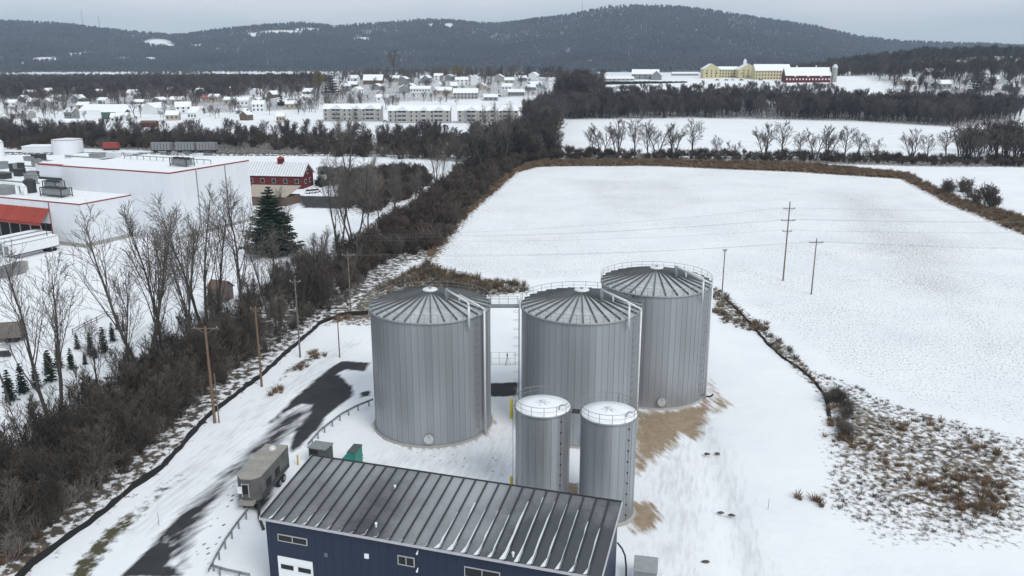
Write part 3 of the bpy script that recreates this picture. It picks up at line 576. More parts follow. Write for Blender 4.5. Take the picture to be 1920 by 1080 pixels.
def big_tank(loc, label, ladder_az=None, seed=0):
    o = thing('storage_tank', label, 'tank', loc, R(seed * 3.1), 'large steel tanks')
    MB().lathe([(RT - 0.08, 0.0), (RT - 0.08, HT - 0.02)], 64).build('inner_wall', M['core'], o, True)
    for i in range(NP): put('panel', PANEL, o, None, 2 * math.pi * i / NP)
    for i in range(NR): put('roof_panel', SECTOR, o, None, 2 * math.pi * (i + 0.5) / NR); put('rib', RIB, o, None, 2 * math.pi * i / NR)
    MB().lathe([(0, HT + 2.28), (0.9, HT + 2.25), (1.0, HT + 2.15), (1.0, HT + 1.95), (0.7, HT + 1.9)], 28).build('roof_hub', M['snowdirty'], o, True)
    MB().lathe([(0, HT + 2.42), (0.22, HT + 2.40), (0.22, HT + 2.2)], 12).build('vent_cap', M['galv'], o)
    MB().lathe([(RT + 0.10, HT - 0.22), (RT + 0.20, HT - 0.20), (RT + 0.20, HT + 0.0), (RT + 0.10, HT + 0.01)], 64).build('eave_ring', M['galv'], o, True)
    MB().lathe([(RT + 0.28, 0.0), (RT + 0.28, 0.16), (RT + 0.02, 0.22)], 64).build('base_ring', M['concrete'], o, True)
    for i in range(NR): put('railing_post', POST, o, pol(RT + 0.16, 2 * math.pi * (i + .5) / NR, HT - 0.02))
    ring(MB(), RT + 0.16, HT + 1.08, 0.028, 60).build('top_rail', M['galv'], o); ring(MB(), RT + 0.16, HT + 0.58, 0.02, 60).build('middle_rail', M['galv'], o)
    az = o.rotation_euler[2]
    # overflow pipe hanging over the eave, and the long downpipe to the ground
    a1 = R(-50) - az; a2 = R(-30) - az
    b1 = pol(3.4, R(-46) - az, HT + 2.75); c1 = pol(RT + 0.15, a1, HT + 2.3)
    p = MB(); pts = [b1, c1, pol(RT + 0.42, a1, HT + 2.15), pol(RT + 0.52, a1, HT + 1.8), pol(RT + 0.52, a1, HT - 1.2)]
    p.path(pts, 0.15, 10); p.build('overflow_pipe', M['whitepipe'], o, True)
    MB().tube((b1[0], b1[1], HT + 0.9), (b1[0], b1[1], HT + 2.95), 0.24, n=12).build('relief_stack', M['galv'], o, True)
    b2 = pol(4.3, R(-24) - az, HT + 1.9)
    p = MB(); p.path([(b2[0], b2[1], HT + 0.8), b2, pol(RT + 0.35, a2, HT + 0.78), pol(RT + 0.5, a2, HT + 0.5), pol(RT + 0.5, a2, 0.1)], 0.14, 10); p.build('downpipe', M['whitepipe'], o, True)
    rb = RT + 0.3
    lad = MB(); a3 = R(-38) - az; tx, ty = -math.sin(a3) * 0.24, math.cos(a3) * 0.24
    for s_ in (-1, 1): lad.tube((rb * math.cos(a3) + s_ * tx, rb * math.sin(a3) + s_ * ty, 1.5), (rb * math.cos(a3) + s_ * tx, rb * math.sin(a3) + s_ * ty, HT + 0.3), 0.022, n=4)
    for k in range(16): lad.beam((rb * math.cos(a3) - tx, rb * math.sin(a3) - ty, 1.7 + k), (rb * math.cos(a3) + tx, rb * math.sin(a3) + ty, 1.7 + k), 0.10, 0.10)
    lad.build('probe_conduit', M['galv'], o)
    if ladder_az is not None:
        ld = MB(); a4 = R(ladder_az) - az; tx, ty = -math.sin(a4) * 0.27, math.cos(a4) * 0.27; rr = RT + 0.45
        for s_ in (-1, 1): ld.tube((rr * math.cos(a4) + s_ * tx, rr * math.sin(a4) + s_ * ty, 0.2), (rr * math.cos(a4) + s_ * tx, rr * math.sin(a4) + s_ * ty, HT + 1.1), 0.035, n=5)
        for k in range(40): ld.tube((rr * math.cos(a4) - tx, rr * math.sin(a4) - ty, 0.5 + k * 0.41), (rr * math.cos(a4) + tx, rr * math.sin(a4) + ty, 0.5 + k * 0.41), 0.02, n=4)
        ld.build('ladder', M['galv'], o)
        cg = MB()
        for k in range(12):
            cx, cy = (rr + 0.35) * math.cos(a4), (rr + 0.35) * math.sin(a4); ring(cg, 0.38, 3 + k * 1.2, 0.02, 12, (cx, cy))
        cg.build('ladder_cage', M['galv'], o)
    mh = MB(); a5 = R(-89) - az; d = Vector((math.cos(a5), math.sin(a5), 0)); c = d * (RT + 0.02) + Vector((0, 0, 1.25))
    mh.tube(c, c + d * 0.28, 0.52, n=24); mh.tube(c + d * 0.28, c + d * 0.36, 0.62, n=24)
    hatch = mh.build('manhole', M['roofsteel'], o)
    MB().beam(c + d * 0.40 + Vector((0, 0, 0.25)), c + d * 0.40 + Vector((0, 0, 0.5)), 0.12, 0.05).build('manhole_handle', M['galv'], hatch)
    return o
T1 = (-10.75, 104.5, 0); T2 = (9.15, 104.4, 0); T3 = (21.0, 116.4, 0)
big_tank(T1, 'large ribbed steel tank on the left, standing alone beside the asphalt drive', None, 0)
big_tank(T2, 'large ribbed steel tank in the middle, behind the two small tanks', 188, 1)
big_tank(T3, 'rearmost large steel tank on the right, sand spilling from its base', None, 2)
cw = thing('catwalk', 'high steel catwalk bridging the left and middle large tanks', 'catwalk', (-3.2, 104.5, HT))
MB().lohi((0.0, -0.55, -0.25), (4.2, 0.55, -0.02)).build('deck', M['galv'], cw)
for s_ in (-1, 1):
    r_ = MB().tube((0, s_ * 0.52, 1.05), (4.2, s_ * 0.52, 1.05), 0.028, n=5).tube((0, s_ * 0.52, 0.55), (4.2, s_ * 0.52, 0.55), 0.02, n=5)
    r_.build('handrail', M['galv'], cw)
    for k in range(4): put('railing_post', POST, cw, (0.3 + 1.2 * k, s_ * 0.52, -0.02))

# ------------------------------------------------------------------ the two small tanks
HS, RS, NS = 11.8, 2.95, 22
PANEL_S = panel_mesh(RS, HS, NS, 0.03)
def small_tank(loc, label, lad_az):
    o = thing('small_tank', label, 'tank', loc, 0.0, 'small steel tanks')
    MB().lathe([(RS - 0.08, 0.0), (RS - 0.08, HS - 0.02)], 44).build('inner_wall', M['core'], o, True)
    for i in range(NS): put('panel', PANEL_S, o, None, 2 * math.pi * i / NS)
    MB().lathe([(0, HS + 0.42), (1.4, HS + 0.26), (RS + 0.02, HS + 0.06), (RS + 0.04, HS - 0.02)], 44).build('snowy_roof', M['snow'], o, True)
    MB().lathe([(RS + 0.06, HS - 0.18), (RS + 0.14, HS - 0.16), (RS + 0.14, HS + 0.02), (RS + 0.05, HS + 0.03)], 44).build('eave_ring', M['galv'], o, True)
    MB().lathe([(RS + 0.3, 0), (RS + 0.3, 0.3), (RS + 0.02, 0.34)], 44).build('base_ring', M['concrete'], o, True)
    hub = MB()
    for k in range(6): a = k * math.pi / 3; hub.beam((0, 0, HS + 0.55), (0.75 * math.cos(a), 0.75 * math.sin(a), HS + 0.42), 0.07, 0.09)
    hub.tube((0, 0, HS + 0.3), (0, 0, HS + 0.75), 0.2, n=10); hub.build('mixer_frame', M['snowdirty'], o)
    MB().path([pol(2.2, -0.7, HS + 0.1), pol(2.2, -0.7, HS + 0.6), pol(2.45, -0.6, HS + 0.75), pol(2.6, -0.5, HS + 0.5)], 0.06, 6).build('gooseneck_vent', M['galv'], o)
    for i in range(14): put('railing_post', POST, o, pol(RS + 0.10, 2 * math.pi * (i + .5) / 14, HS - 0.05))
    ring(MB(), RS + 0.10, HS + 1.05, 0.028, 32).build('top_rail', M['galv'], o); ring(MB(), RS + 0.10, HS + 0.55, 0.02, 32).build('middle_rail', M['galv'], o)
    ld = MB(); a4 = R(lad_az); rr = RS + 0.3; tx, ty = -math.sin(a4) * 0.24, math.cos(a4) * 0.24
    for s_ in (-1, 1): ld.tube((rr * math.cos(a4) + s_ * tx, rr * math.sin(a4) + s_ * ty, 0.2), (rr * math.cos(a4) + s_ * tx, rr * math.sin(a4) + s_ * ty, HS + 1.1), 0.03, n=5)
    for k in range(28): ld.tube((rr * math.cos(a4) - tx, rr * math.sin(a4) - ty, 0.5 + k * 0.41), (rr * math.cos(a4) + tx, rr * math.sin(a4) + ty, 0.5 + k * 0.41), 0.018, n=4)
    ld.build('ladder', M['galv'], o)
    cd = MB(); a5 = R(-52)
    for k in range(9): c = Vector(pol(RS + 0.05, a5, 1.0 + 1.25 * k)); cd.box(c, (0.16, 0.10, 0.14), a5)
    cd.tube(pol(RS + 0.09, a5, 0.3), pol(RS + 0.09, a5, HS), 0.018, n=4); cd.build('conduit', M['dark'], o)
    return o
s1 = small_tank((3.35, 82.8, 0), 'small steel tank with yellow ladder guards, left of the pair', 180)
small_tank((10.3, 81.0, 0), 'small steel tank with bright white snowy top, right of the pair', 60)
for z0, z1 in ((0.6, 3.2), (10.4, 12.6)): MB().lohi((-RS - 0.62, -0.25, z0), (-RS - 0.30, 0.25, z1)).build('ladder_guard', M['ochre'], s1)
lk = thing('connecting_walkway', 'short dark walkway linking the tops of the two small tanks', 'walkway', (6.4, 82.1, HS - 0.2), R(-14))
MB().lohi((0.05, -0.45, -0.12), (0.9, 0.45, 0)).build('deck', M['dark'], lk)
for s_ in (-1, 1): MB().tube((0.05, s_ * 0.42, 1.0), (0.9, s_ * 0.42, 1.0), 0.025, n=5).tube((0.1, s_ * .42, 0), (0.1, s_ * .42, 1), 0.025, n=5).build('handrail', M['galv'], lk)

# ------------------------------------------------------------------ blue building
BX, BY, BANG = -22.4, 66.7, math.atan2(-9.1, 30.1)
BL, BD, ZE, ZB = 30.7, 8.7, 8.0, 9.45
bld = thing('blue_building', 'long navy blue metal building with ribbed grey roof in front of the tanks', 'building', (BX, BY, 0), BANG)
ub = Vector((math.cos(BANG), math.sin(BANG), 0)); nb_ = Vector((math.sin(BANG), -math.cos(BANG), 0))
def on_front(px, py):
    d = Vector(ray(px, py)); o_ = Vector((0, 0, CAM_H)); t = (Vector((BX, BY, 0)) - o_).dot(nb_) / d.dot(nb_); h = o_ + d * t
    return (h - Vector((BX, BY, 0))).dot(ub), h.z
wl = MB()
wl.add([(0, 0, 0), (BL, 0, 0), (BL, BD, 0), (0, BD, 0), (0, 0, ZE), (BL, 0, ZE), (BL, BD, ZB), (0, BD, ZB)], [(0, 1, 5, 4), (1, 2, 6, 5), (2, 3, 7, 6), (3, 0, 4, 7), (4, 5, 6, 7)])
wl.build('wall', M['blue'], bld)
slope = (ZB - ZE) / BD
NRF = 27; pw = (BL + 0.5) / NRF
def roofz(y): return ZE + 0.06 + slope * y
def rp_mesh(mt):
    mb = MB(); g = 0.01
    mb.add([(g, -0.35, roofz(-0.35)), (pw - g, -0.35, roofz(-0.35)), (pw - g, BD + 0.3, roofz(BD + 0.3)), (g, BD + 0.3, roofz(BD + 0.3)),
            (g, -0.35, roofz(-0.35) + 0.07), (pw - g, -0.35, roofz(-0.35) + 0.07), (pw - g, BD + 0.3, roofz(BD + 0.3) + 0.07), (g, BD + 0.3, roofz(BD + 0.3) + 0.07)],
           [(3, 2, 1, 0), (4, 5, 6, 7), (0, 1, 5, 4), (1, 2, 6, 5), (2, 3, 7, 6), (3, 0, 4, 7)])
    mb.cur = 1
    mb.beam((0.05, -0.36, roofz(-0.36) + 0.13), (0.05, BD + 0.31, roofz(BD + 0.31) + 0.13), 0.11, 0.17)
    return mb.mesh('roof_panel', [mt, M['seam']])
def frost_mat(name, frost):
    m = mat(name, (0.066, 0.072, 0.079), 0.5, 0.2, 0.15, 0.7, second=(0.19, 0.20, 0.212), cover=0.5, stretch=(0.3, 0.22, 1)); return m
RPA, RPB = rp_mesh(M['darkroof']), rp_mesh(M['darkroof2'])
rndb = random.Random(5)
# frost lies thin on the sheets: one material reads how far along the roof a sheet sits
fm = bpy.data.materials.new('frosted charcoal roof'); fm.use_nodes = True
def frost_nodes():
    t = fm.node_tree; N = t.nodes; b = N['Principled BSDF']; b.inputs['Roughness'].default_value = 0.5; b.inputs['Metallic'].default_value = 0.15
    tc = N.new('ShaderNodeTexCoord'); tc.object = bld; sx = N.new('ShaderNodeSeparateXYZ'); t.links.new(tc.outputs['Object'], sx.inputs[0])
    n = N.new('ShaderNodeTexNoise'); n.inputs['Scale'].default_value = 0.32; n.inputs['Detail'].default_value = 6; t.links.new(tc.outputs['Object'], n.inputs['Vector'])
    n2 = N.new('ShaderNodeTexNoise'); n2.inputs['Scale'].default_value = 3.5; n2.inputs['Detail'].default_value = 6; t.links.new(tc.outputs['Object'], n2.inputs['Vector'])
    cv = N.new('ShaderNodeFloatCurve'); c = cv.mapping.curves[0]; c.points[0].location = (0, 0.50); c.points[1].location = (1, 0.0)
    for p in ((0.22, 0.42), (0.32, 0.16), (0.42, 0.62), (0.55, 0.80), (0.64, 0.62), (0.74, 0.12), (0.84, 0.02)): c.points.new(*p)
    cv.mapping.update(); dv = N.new('ShaderNodeMath'); dv.operation = 'DIVIDE'; dv.inputs[1].default_value = BL; t.links.new(sx.outputs['X'], dv.inputs[0]); t.links.new(dv.outputs[0], cv.inputs['Value'])
    def mth(op, a, b_):
        q = N.new('ShaderNodeMath'); q.operation = op
        for i, s_ in enumerate((a, b_)):
            if isinstance(s_, (int, float)): q.inputs[i].default_value = s_
            else: t.links.new(s_, q.inputs[i])
        return q.outputs[0]
    y = mth('MULTIPLY', sx.outputs['Y'], 0.05)
    f = mth('ADD', cv.outputs['Value'], mth('MULTIPLY', mth('SUBTRACT', n.outputs['Fac'], 0.5), 0.9)); f = mth('ADD', f, mth('MULTIPLY', mth('SUBTRACT', n2.outputs['Fac'], 0.5), 0.35))
    f = mth('ADD', f, mth('SUBTRACT', y, 0.2))
    cl = N.new('ShaderNodeClamp'); t.links.new(f, cl.inputs['Value'])
    mx = N.new('ShaderNodeMix'); mx.data_type = 'RGBA'; t.links.new(cl.outputs[0], mx.inputs[0]); mx.inputs[6].default_value = (0.058, 0.064, 0.07, 1); mx.inputs[7].default_value = (0.33, 0.34, 0.36, 1)
    t.links.new(mx.outputs[2], b.inputs['Base Color'])
frost_nodes()
RPM = rp_mesh(fm)
ice = []
for i in range(NRF):
    x0 = -0.25 + i * pw; put('roof_panel', RPM, bld, (x0, 0, 0))
    if i == 0: continue
    f = i / NRF; sn = MB(); wd = (0.10 if f < 0.55 else 0.13) + 0.07 * rndb.random()          # wind-packed snow against each seam
    y0, y1 = -0.33, (rndb.uniform(2.0, 4.5) if f < 0.24 else rndb.uniform(0.4, 1.0) if f < 0.55 else rndb.uniform(3, 6) if f < 0.72 else rndb.uniform(6.5, 8.3) if f < 0.9 else rndb.uniform(4, 6))
    nn = 7; top = []; bt = []
    for k in range(nn + 1):
        y = y0 + (y1 - y0) * k / nn; ww = wd * (2.6 if k == 0 else 0.55 + 1.1 * rndb.random()) * (1 - 0.75 * k / nn if f < 0.55 else 1 - 0.35 * k / nn)
        top.append((x0 - 0.005 + (0.09 if k < 2 else 0.0), y, roofz(y) + (0.235 if k < 2 else 0.19))); bt.append((x0 - ww - 0.02, y, roofz(y) + 0.075))
    n0 = len(top)
    sn.add(top + bt + [(p[0], p[1], p[2] - 0.09) for p in top], [(k, k + 1, n0 + k + 1, n0 + k) for k in range(nn)] + [(n0 + k, n0 + k + 1, 2 * n0 + k + 1, 2 * n0 + k) for k in range(nn)])
    sn.build('snow_drift', M['snow'], bld)
MB().lohi((-0.3, -0.50, ZE - 0.12), (BL + 0.3, -0.37, ZE + 0.07)).build('gutter', M['trimlight'], bld)
MB().beam((-0.31, -0.40, roofz(-0.40) + 0.03), (-0.31, BD + 0.34, roofz(BD + 0.34) + 0.03), 0.10, 0.26).build('verge_trim', M['trimlight'], bld)
MB().beam((BL + 0.31, -0.40, roofz(-0.40) + 0.03), (BL + 0.31, BD + 0.34, roofz(BD + 0.34) + 0.03), 0.10, 0.26).build('verge_trim', M['trimlight'], bld)
MB().lohi((-0.3, BD + 0.31, roofz(BD) - 0.14), (BL + 0.3, BD + 0.40, roofz(BD) + 0.24)).build('ridge_trim', M['dark'], bld)
def front_window(pa, pb, panes):
    x0, z1 = on_front(*pa); x1, z0 = on_front(*pb)
    fr = MB(); e = 0.065
    fr.lohi((x0, -0.10, z0), (x1, 0.02, z0 + e)).lohi((x0, -0.10, z1 - e), (x1, 0.02, z1)).lohi((x0, -0.10, z0 + e), (x0 + e, 0.02, z1 - e)).lohi((x1 - e, -0.10, z0 + e), (x1, 0.02, z1 - e))
    for k in range(1, panes): xm = x0 + (x1 - x0) * k / panes; fr.lohi((xm - e / 2, -0.10, z0 + e), (xm + e / 2, 0.02, z1 - e))
    f = fr.build('window', M['frame'], bld)
    for k in range(panes):
        a = x0 + (x1 - x0) * k / panes + e / 2; b = x0 + (x1 - x0) * (k + 1) / panes - e / 2
        MB().lohi((a, -0.05, z0 + e), (b, 0.0, z1 - e)).build('pane', M['glass'], f)
front_window((521, 1000), (577, 1023), 2); front_window((746, 1040), (778, 1063), 2); front_window((871, 1061), (938, 1092), 2)
x0, z1 = on_front(521, 1041); x1, _ = on_front(586, 1053)
for k in range(6):
    za, zb = z1 * k / 6, z1 * (k + 1) / 6 - 0.02
    MB().lohi((x0, -0.07 - 0.004 * (k % 2), za), (x1, 0.02, zb)).build('door_panel', M['white'], bld)
for k in range(2): xa = x0 + 0.3 + k * (x1 - x0) / 2; MB().lohi((xa, -0.10, z1 * 0.70), (xa + (x1 - x0) / 2 - 0.5, -0.06, z1 * 0.81)).build('door_light', M['glass'], bld)
x, z = on_front(688, 1042); MB().lohi((x - .2, -0.12, z - .22), (x + .2, 0.01, z + .22)).build('vent_box', M['white'], bld)
x, z = on_front(612, 1040); MB().lohi((x - .16, -0.09, z - .2), (x + .16, 0.01, z + .2)).build('vent_louvre', M['core'], bld)
for px, py in ((783, 1034), (783, 1067)):
    x, z = on_front(px, py); MB().tube((x - 0.05, -0.08, z - 0.22), (x + 0.09, -0.10, z + 0.2), 0.10, 0.035, 8).build('wall_lamp', M['white'], bld)
def on_roof(px, py):
    d = ray(px, py); t = (8.7 - CAM_H) / d[2]; h = Vector((d[0] * t, d[1] * t, 8.7)) - Vector((BX, BY, 8.7)); vb = Vector((-ub.y, ub.x, 0)); return h.dot(ub), h.dot(vb)
for px, py in ((741, 925), (705, 980), (962, 1033)):
    x, y = on_roof(px, py); z = roofz(y); v = MB().tube((x, y, z), (x, y, z + 0.4), 0.09, n=8).tube((x, y, z + 0.38), (x, y, z + 0.5), 0.15, 0.1, 8); v.build('roof_vent', M['snowdirty'], bld)
wl2 = MB()
for k in range(int(BL / 0.9)): wl2.lohi((0.45 + k * 0.9, -0.012, 0.0), (0.48 + k * 0.9, 0.0, ZE - 0.1))
wl2.build('wall_ribs', M['blue'], bld)

# ------------------------------------------------------------------ site clutter round the building
a = G(499, 832, 4.0); b = G(534.8, 839, 4.0); c = G(444, 891, 4.0); d_ = G(481.9, 897, 4.0)
ctr = (a + b + c + d_) / 4; fw = ((c + d_) - (a + b)).normalized(); TA = math.atan2(fw.y, fw.x)
trl = thing('equipment_trailer', 'grey enclosed equipment trailer parked on the driveway left of the blue building', 'trailer', (ctr.x, ctr.y, 0), TA)
LT, WT = 8.4, 2.7; hx = LT / 2; hy = WT / 2; nose = [(-hx, -hy), (hx - 0.8, -hy), (hx, -hy + 0.8), (hx, hy - 0.8), (hx - 0.8, hy), (-hx, hy)]
MB().prism(nose, 1.15, 3.85).build('body', M['taupe'], trl)
for k in range(8):
    xa, xb = -hx + k * LT / 8 + 0.008, -hx + (k + 1) * LT / 8 - 0.008
    pts = [(xa, -hy - 0.05), (xb, -hy - 0.05), (xb, hy + 0.05), (xa, hy + 0.05)] if k < 7 else [(xa, -hy - 0.05), (hx - 0.75, -hy - 0.05), (hx + 0.05, -hy + 0.78), (hx + 0.05, hy - 0.78), (hx - 0.75, hy + 0.05), (xa, hy + 0.05)]
    MB().prism(pts, 3.86, 3.98 + 0.012 * (k % 2)).build('roof_panel', M['tauperoof'], trl)
MB().lathe([(0, 4.42), (0.25, 4.38), (0.42, 4.2), (0.45, 4.0)], 16, (-hx + 1.3, 0.0)).build('roof_vent', M['whitepipe'], trl, True)
MB().lohi((hx - 0.02, -0.45, 2.1), (hx + 0.05, 0.25, 3.2)).build('front_opening', M['black'], trl)
MB().lohi((hx + 0.02, -1.0, 2.15), (hx + 0.12, -0.5, 2.95)).build('open_hatch', M['white'], trl)
MB().lohi((hx - 0.03, 0.25, 1.75), (hx + 0.09, 0.33, 3.4)).lohi((hx - 0.03, -0.53, 1.75), (hx + 0.09, -0.45, 3.4)).lohi((hx - .03, -0.45, 3.25), (hx + .09, 0.25, 3.32)).build('front_frame', M['frame'], trl)
for y in (-hy - 0.02, hy + 0.02):
    MB().lohi((-hx + 0.2, y - 0.03, 1.2), (hx - 1.0, y + 0.03, 1.75)).build('side_skirt', M['dark'], trl)
    for xx in (-1.4, 0.9): MB().lohi((xx, y - 0.04, 1.9), (xx + 1.2, y + 0.04, 2.7)).build('side_vent', M['black'], trl)
MB().lohi((-hx + 0.1, -hy + 0.3, 0.85), (hx - 0.2, hy - 0.3, 1.14)).build('chassis', M['dark'], trl)
MB().lohi((hx - 0.9, -hy + 0.5, 0.95), (hx + 0.5, hy - 0.5, 1.35)).build('nose_apron', M['tauperoof'], trl)
for xx in (-2.6, -1.5):
    for s_ in (-1, 1):
        wh = MB().tube((xx, s_ * (hy - 0.35), 0.5), (xx, s_ * (hy - 0.05), 0.5), 0.5, n=16).build('wheel', M['black'], trl); MB().tube((xx, s_ * (hy - 0.04), 0.5), (xx, s_ * (hy - 0.02), 0.5), 0.24, n=10).build('rim', M['galv'], wh)
for s_ in (-1, 1): MB().tube((hx - 0.6, s_ * 0.8, 0), (hx - 0.6, s_ * 0.8, 1.0), 0.07, n=6).build('landing_leg', M['dark'], trl)
hp = [G(478, 905, 2.4), G(484, 925, 1.3), G(486, 945, 0.7), G(486, 970, 0.3), G(494, 992, 0.15)]
tag(MB().path(hp, 0.16, 7).build('supply_hose', M['dark']), 'dark supply hose running from the grey trailer to the blue building', 'hose')

p = G(603, 868); ub_ = thing('utility_box', 'dark grey green utility cabinet behind the blue roof, beside the teal container', 'cabinet', (p.x, p.y, 0), BANG)
MB().lohi((-1.15, -0.9, 0), (1.15, 0.9, 2.3)).build('body', M['greygreen'], ub_); MB().lohi((-1.25, -1.0, 2.3), (1.25, 1.0, 2.42)).build('lid', M['grey'], ub_); MB().lohi((-0.9, -1.0, 1.5), (0.1, -0.9, 2.1)).build('louvre', M['black'], ub_)
p = G(657, 882); dm = thing('waste_container', 'teal green waste container with sloping front behind the blue roof', 'container', (p.x, p.y, 0), BANG + 0.1)
MB().ext([(-2.2, 0), (1.2, 0), (1.2, 2.9), (0.2, 2.9)], -1.1, 1.1).build('body', M['teal'], dm); MB().lohi((0.15, -1.15, 2.9), (1.25, 1.15, 3.02)).build('lid', M['greygreen'], dm)
for y in (-1.16, 1.16): MB().lohi((-0.1, y - 0.05, 0.2), (0.05, y + 0.05, 1.6)).lohi((0.8, y - .05, .2), (0.95, y + .05, 2.8)).build('stiffener', M['teal'], dm)
p = G(559, 872); bo = thing('bollard', 'slim yellow bollard standing in the snow beside the grey trailer', 'bollard', (p.x, p.y, 0)); MB().tube((0, 0, 0), (0, 0, 1.3), 0.10, n=10).build('post', M['yellow'], bo); MB().lathe([(0, 1.38), (0.08, 1.35), (0.1, 1.3)], 10).build('cap', M['yellow'], bo)
p = G(678, 866); bo = thing('hydrant', 'small dark hydrant standing in snow right of the teal container', 'hydrant', (p.x, p.y, 0)); MB().tube((0, 0, 0), (0, 0, 0.8), 0.12, n=8).build('post', M['dark'], bo); MB().lathe([(0, 1.15), (0.2, 1.05), (0.22, 0.85), (0.1, 0.78)], 10).build('cap', M['dark'], bo); MB().tube((-.25, 0, .55), (.25, 0, .55), .06, n=6).build('outlet', M['dark'], bo)
p = G(1206, 1085); bx = thing('grey_shelter', 'plain grey metal box cabinet at the right end of the blue building', 'cabinet', (p.x, p.y - 1.0, 0), BANG + R(6)); MB().lohi((-1.05, -1.2, 0), (1.05, 1.2, 2.2)).build('body', M['grey'], bx); MB().lohi((-1.12, -1.27, 2.2), (1.12, 1.27, 2.3)).build('lid', mat('grey lid', (0.30, 0.315, 0.325), 0.6), bx); MB().lohi((-.5, -1.24, .2), (.5, -1.2, 2.0)).build('door', M['grey'], bx)
hp = [G(1158, 1018, 1.6), G(1166, 1028, 2.2), G(1172, 1042, 2.0), G(1174, 1060, 1.0), G(1174, 1082, 0.1)]
tag(MB().path(hp, 0.09, 7).build('service_pipe', M['dark']), 'thin dark pipe curving down beside the right end of the blue roof', 'pipe')

# guardrails
def guardrail(px, label, posts):
    pts = [G(*q) for q in px]; o = thing('guardrail', label, 'guardrail', pts[0]); base = pts[0]
    seg = [0.0]
    for q, r_ in zip(pts[:-1], pts[1:]): seg.append(seg[-1] + (r_ - q).length)
    rl = MB()
    for q, r_ in zip(pts[:-1], pts[1:]):
        for dz in (0.0, 0.17): rl.beam(q - base + Vector((0, 0, 0.62 + dz)), r_ - base + Vector((0, 0, 0.62 + dz)), 0.07, 0.14)
        rl.beam(q - base + Vector((0, 0, 0.705)), r_ - base + Vector((0, 0, 0.705)), 0.03, 0.3)
    rl.build('rail', M['galv'], o)
    n = posts
    for k in range(n):
        s_ = seg[-1] * (k + 0.5) / n; i = max(j for j in range(len(seg) - 1) if seg[j] <= s_); q = pts[i].lerp(pts[i + 1], (s_ - seg[i]) / (seg[i + 1] - seg[i])) - base
        dr = (pts[i + 1] - pts[i]).normalized(); off = Vector((dr.y, -dr.x, 0)) * 0.18
        MB().box(q + off + Vector((0, 0, 0.45)), (0.13, 0.16, 0.95), math.atan2(dr.y, dr.x)).build('post', M['galv'], o)
guardrail([(578, 842), (600, 816), (640, 785), (668, 770), (700, 757)], 'steel guardrail curving along the drive behind the grey trailer', 8)
guardrail([(392, 1082), (408, 1050), (424, 1022), (446, 990), (466, 965)], 'steel guardrail beside footprints in front of the grey trailer', 6)
guardrail([(398, 1072), (425, 1080), (470, 1090)], 'short guardrail end turning toward the blue building at bottom', 2)

# black silt fences
def silt_fence(px, label, h=0.75, wav=0.12):
    raw = [G(*q) for q in px]; pts = []; rnd = random.Random(len(px))
    for q, r_ in zip(raw[:-1], raw[1:]):
        n = max(2, int((r_ - q).length / 1.2)); pts += [q.lerp(r_, k / n) + Vector((rnd.uniform(-wav, wav), rnd.uniform(-wav, wav), 0)) for k in range(n)]
    pts.append(raw[-1]); base = pts[0].copy(); o = thing('silt_fence', label, 'silt fence', base)
    f = MB(); vs_ = []; n = len(pts)
    for i, q in enumerate(pts):
        d = (pts[min(i + 1, n - 1)] - pts[max(i - 1, 0)]).normalized(); nn = Vector((d.y, -d.x, 0)); hh = h * rnd.uniform(0.7, 1.05)
        q = q - base; lean = nn * rnd.uniform(0.0, 0.22)
        vs_ += [q - nn * 0.28 + Vector((0, 0, 0.005)), q + Vector((0, 0, hh)) + lean, q + nn * 0.03 + Vector((0, 0, hh)) + lean, q + nn * 0.30 + Vector((0, 0, 0.005))]
    fs = []
    for i in range(n - 1):
        for k in range(3): fs.append((4 * i + k, 4 * (i + 1) + k, 4 * (i + 1) + k + 1, 4 * i + k + 1))
    f.add(vs_, fs); f.build('fabric', M['siltblack'], o)
    for i in range(0, n, 3): q = pts[i] - base; MB().tube(q, q + Vector((0, 0, h + 0.2)), 0.035, n=4).build('stake', M['greywood'], o)
silt_fence([(20, 1100), (60, 1060), (110, 1022), (180, 972), (250, 915), (300, 880), (345, 832), (385, 785), (430, 750), (490, 705), (545, 655), (600, 607), (640, 592), (690, 588)], 'black silt fence winding along the edge of the left thicket', 0.8)
silt_fence([(1360, 560), (1400, 598), (1440, 645), (1470, 672), (1500, 690), (1530, 718), (1550, 745), (1556, 782)], 'black silt fence bordering the weedy ground on the right', 0.40)

# small frame fence and tripod between the tanks
p0, p1 = G(921, 684), G(966, 684); fe = thing('mesh_fence', 'light wire fence in the gap between left and middle tanks', 'fence', p0)
ln = (p1 - p0).length
for k in range(4): MB().tube((ln * k / 3, 0, 0), (ln * k / 3, 0, 2.2), 0.035, n=5).build('post', M['galv'], fe)
for z in (0.1, 1.15, 2.15): MB().tube((0, 0, z), (ln, 0, z), 0.022, n=4).build('rail', M['galv'], fe)
p = G(951, 682); tp = thing('survey_tripod', 'small tripod standing in snow between the left and middle tanks', 'tripod', (p.x, p.y - 0.4, 0))
for k in range(3): MB().tube((0.55 * math.cos(k * 2.1), 0.55 * math.sin(k * 2.1), 0), (0, 0, 1.5), 0.03, 0.025, 5).build('leg', M['greywood'], tp)
MB().box((0, 0, 1.65), (0.22, 0.22, 0.34)).build('head', M['dark'], tp)
for px, py, h, lb in ((1440, 955, 1.3, 'thin marker stake in open snow right of the small tanks'), (60, 935, 1.4, None), (298, 985, 1.5, 'thin marker stake in the snow between silt fence and driveway'), (229, 935, 1.2, 'thin marker stake close to the left silt fence')):
    if lb: p = G(px, py); tag(MB().tube((0, 0, 0), (0.03, 0, h), 0.03, 0.025, 5).build('marker_stake', M['greywood'], None, False, p), lb, 'stake', 'marker stakes')
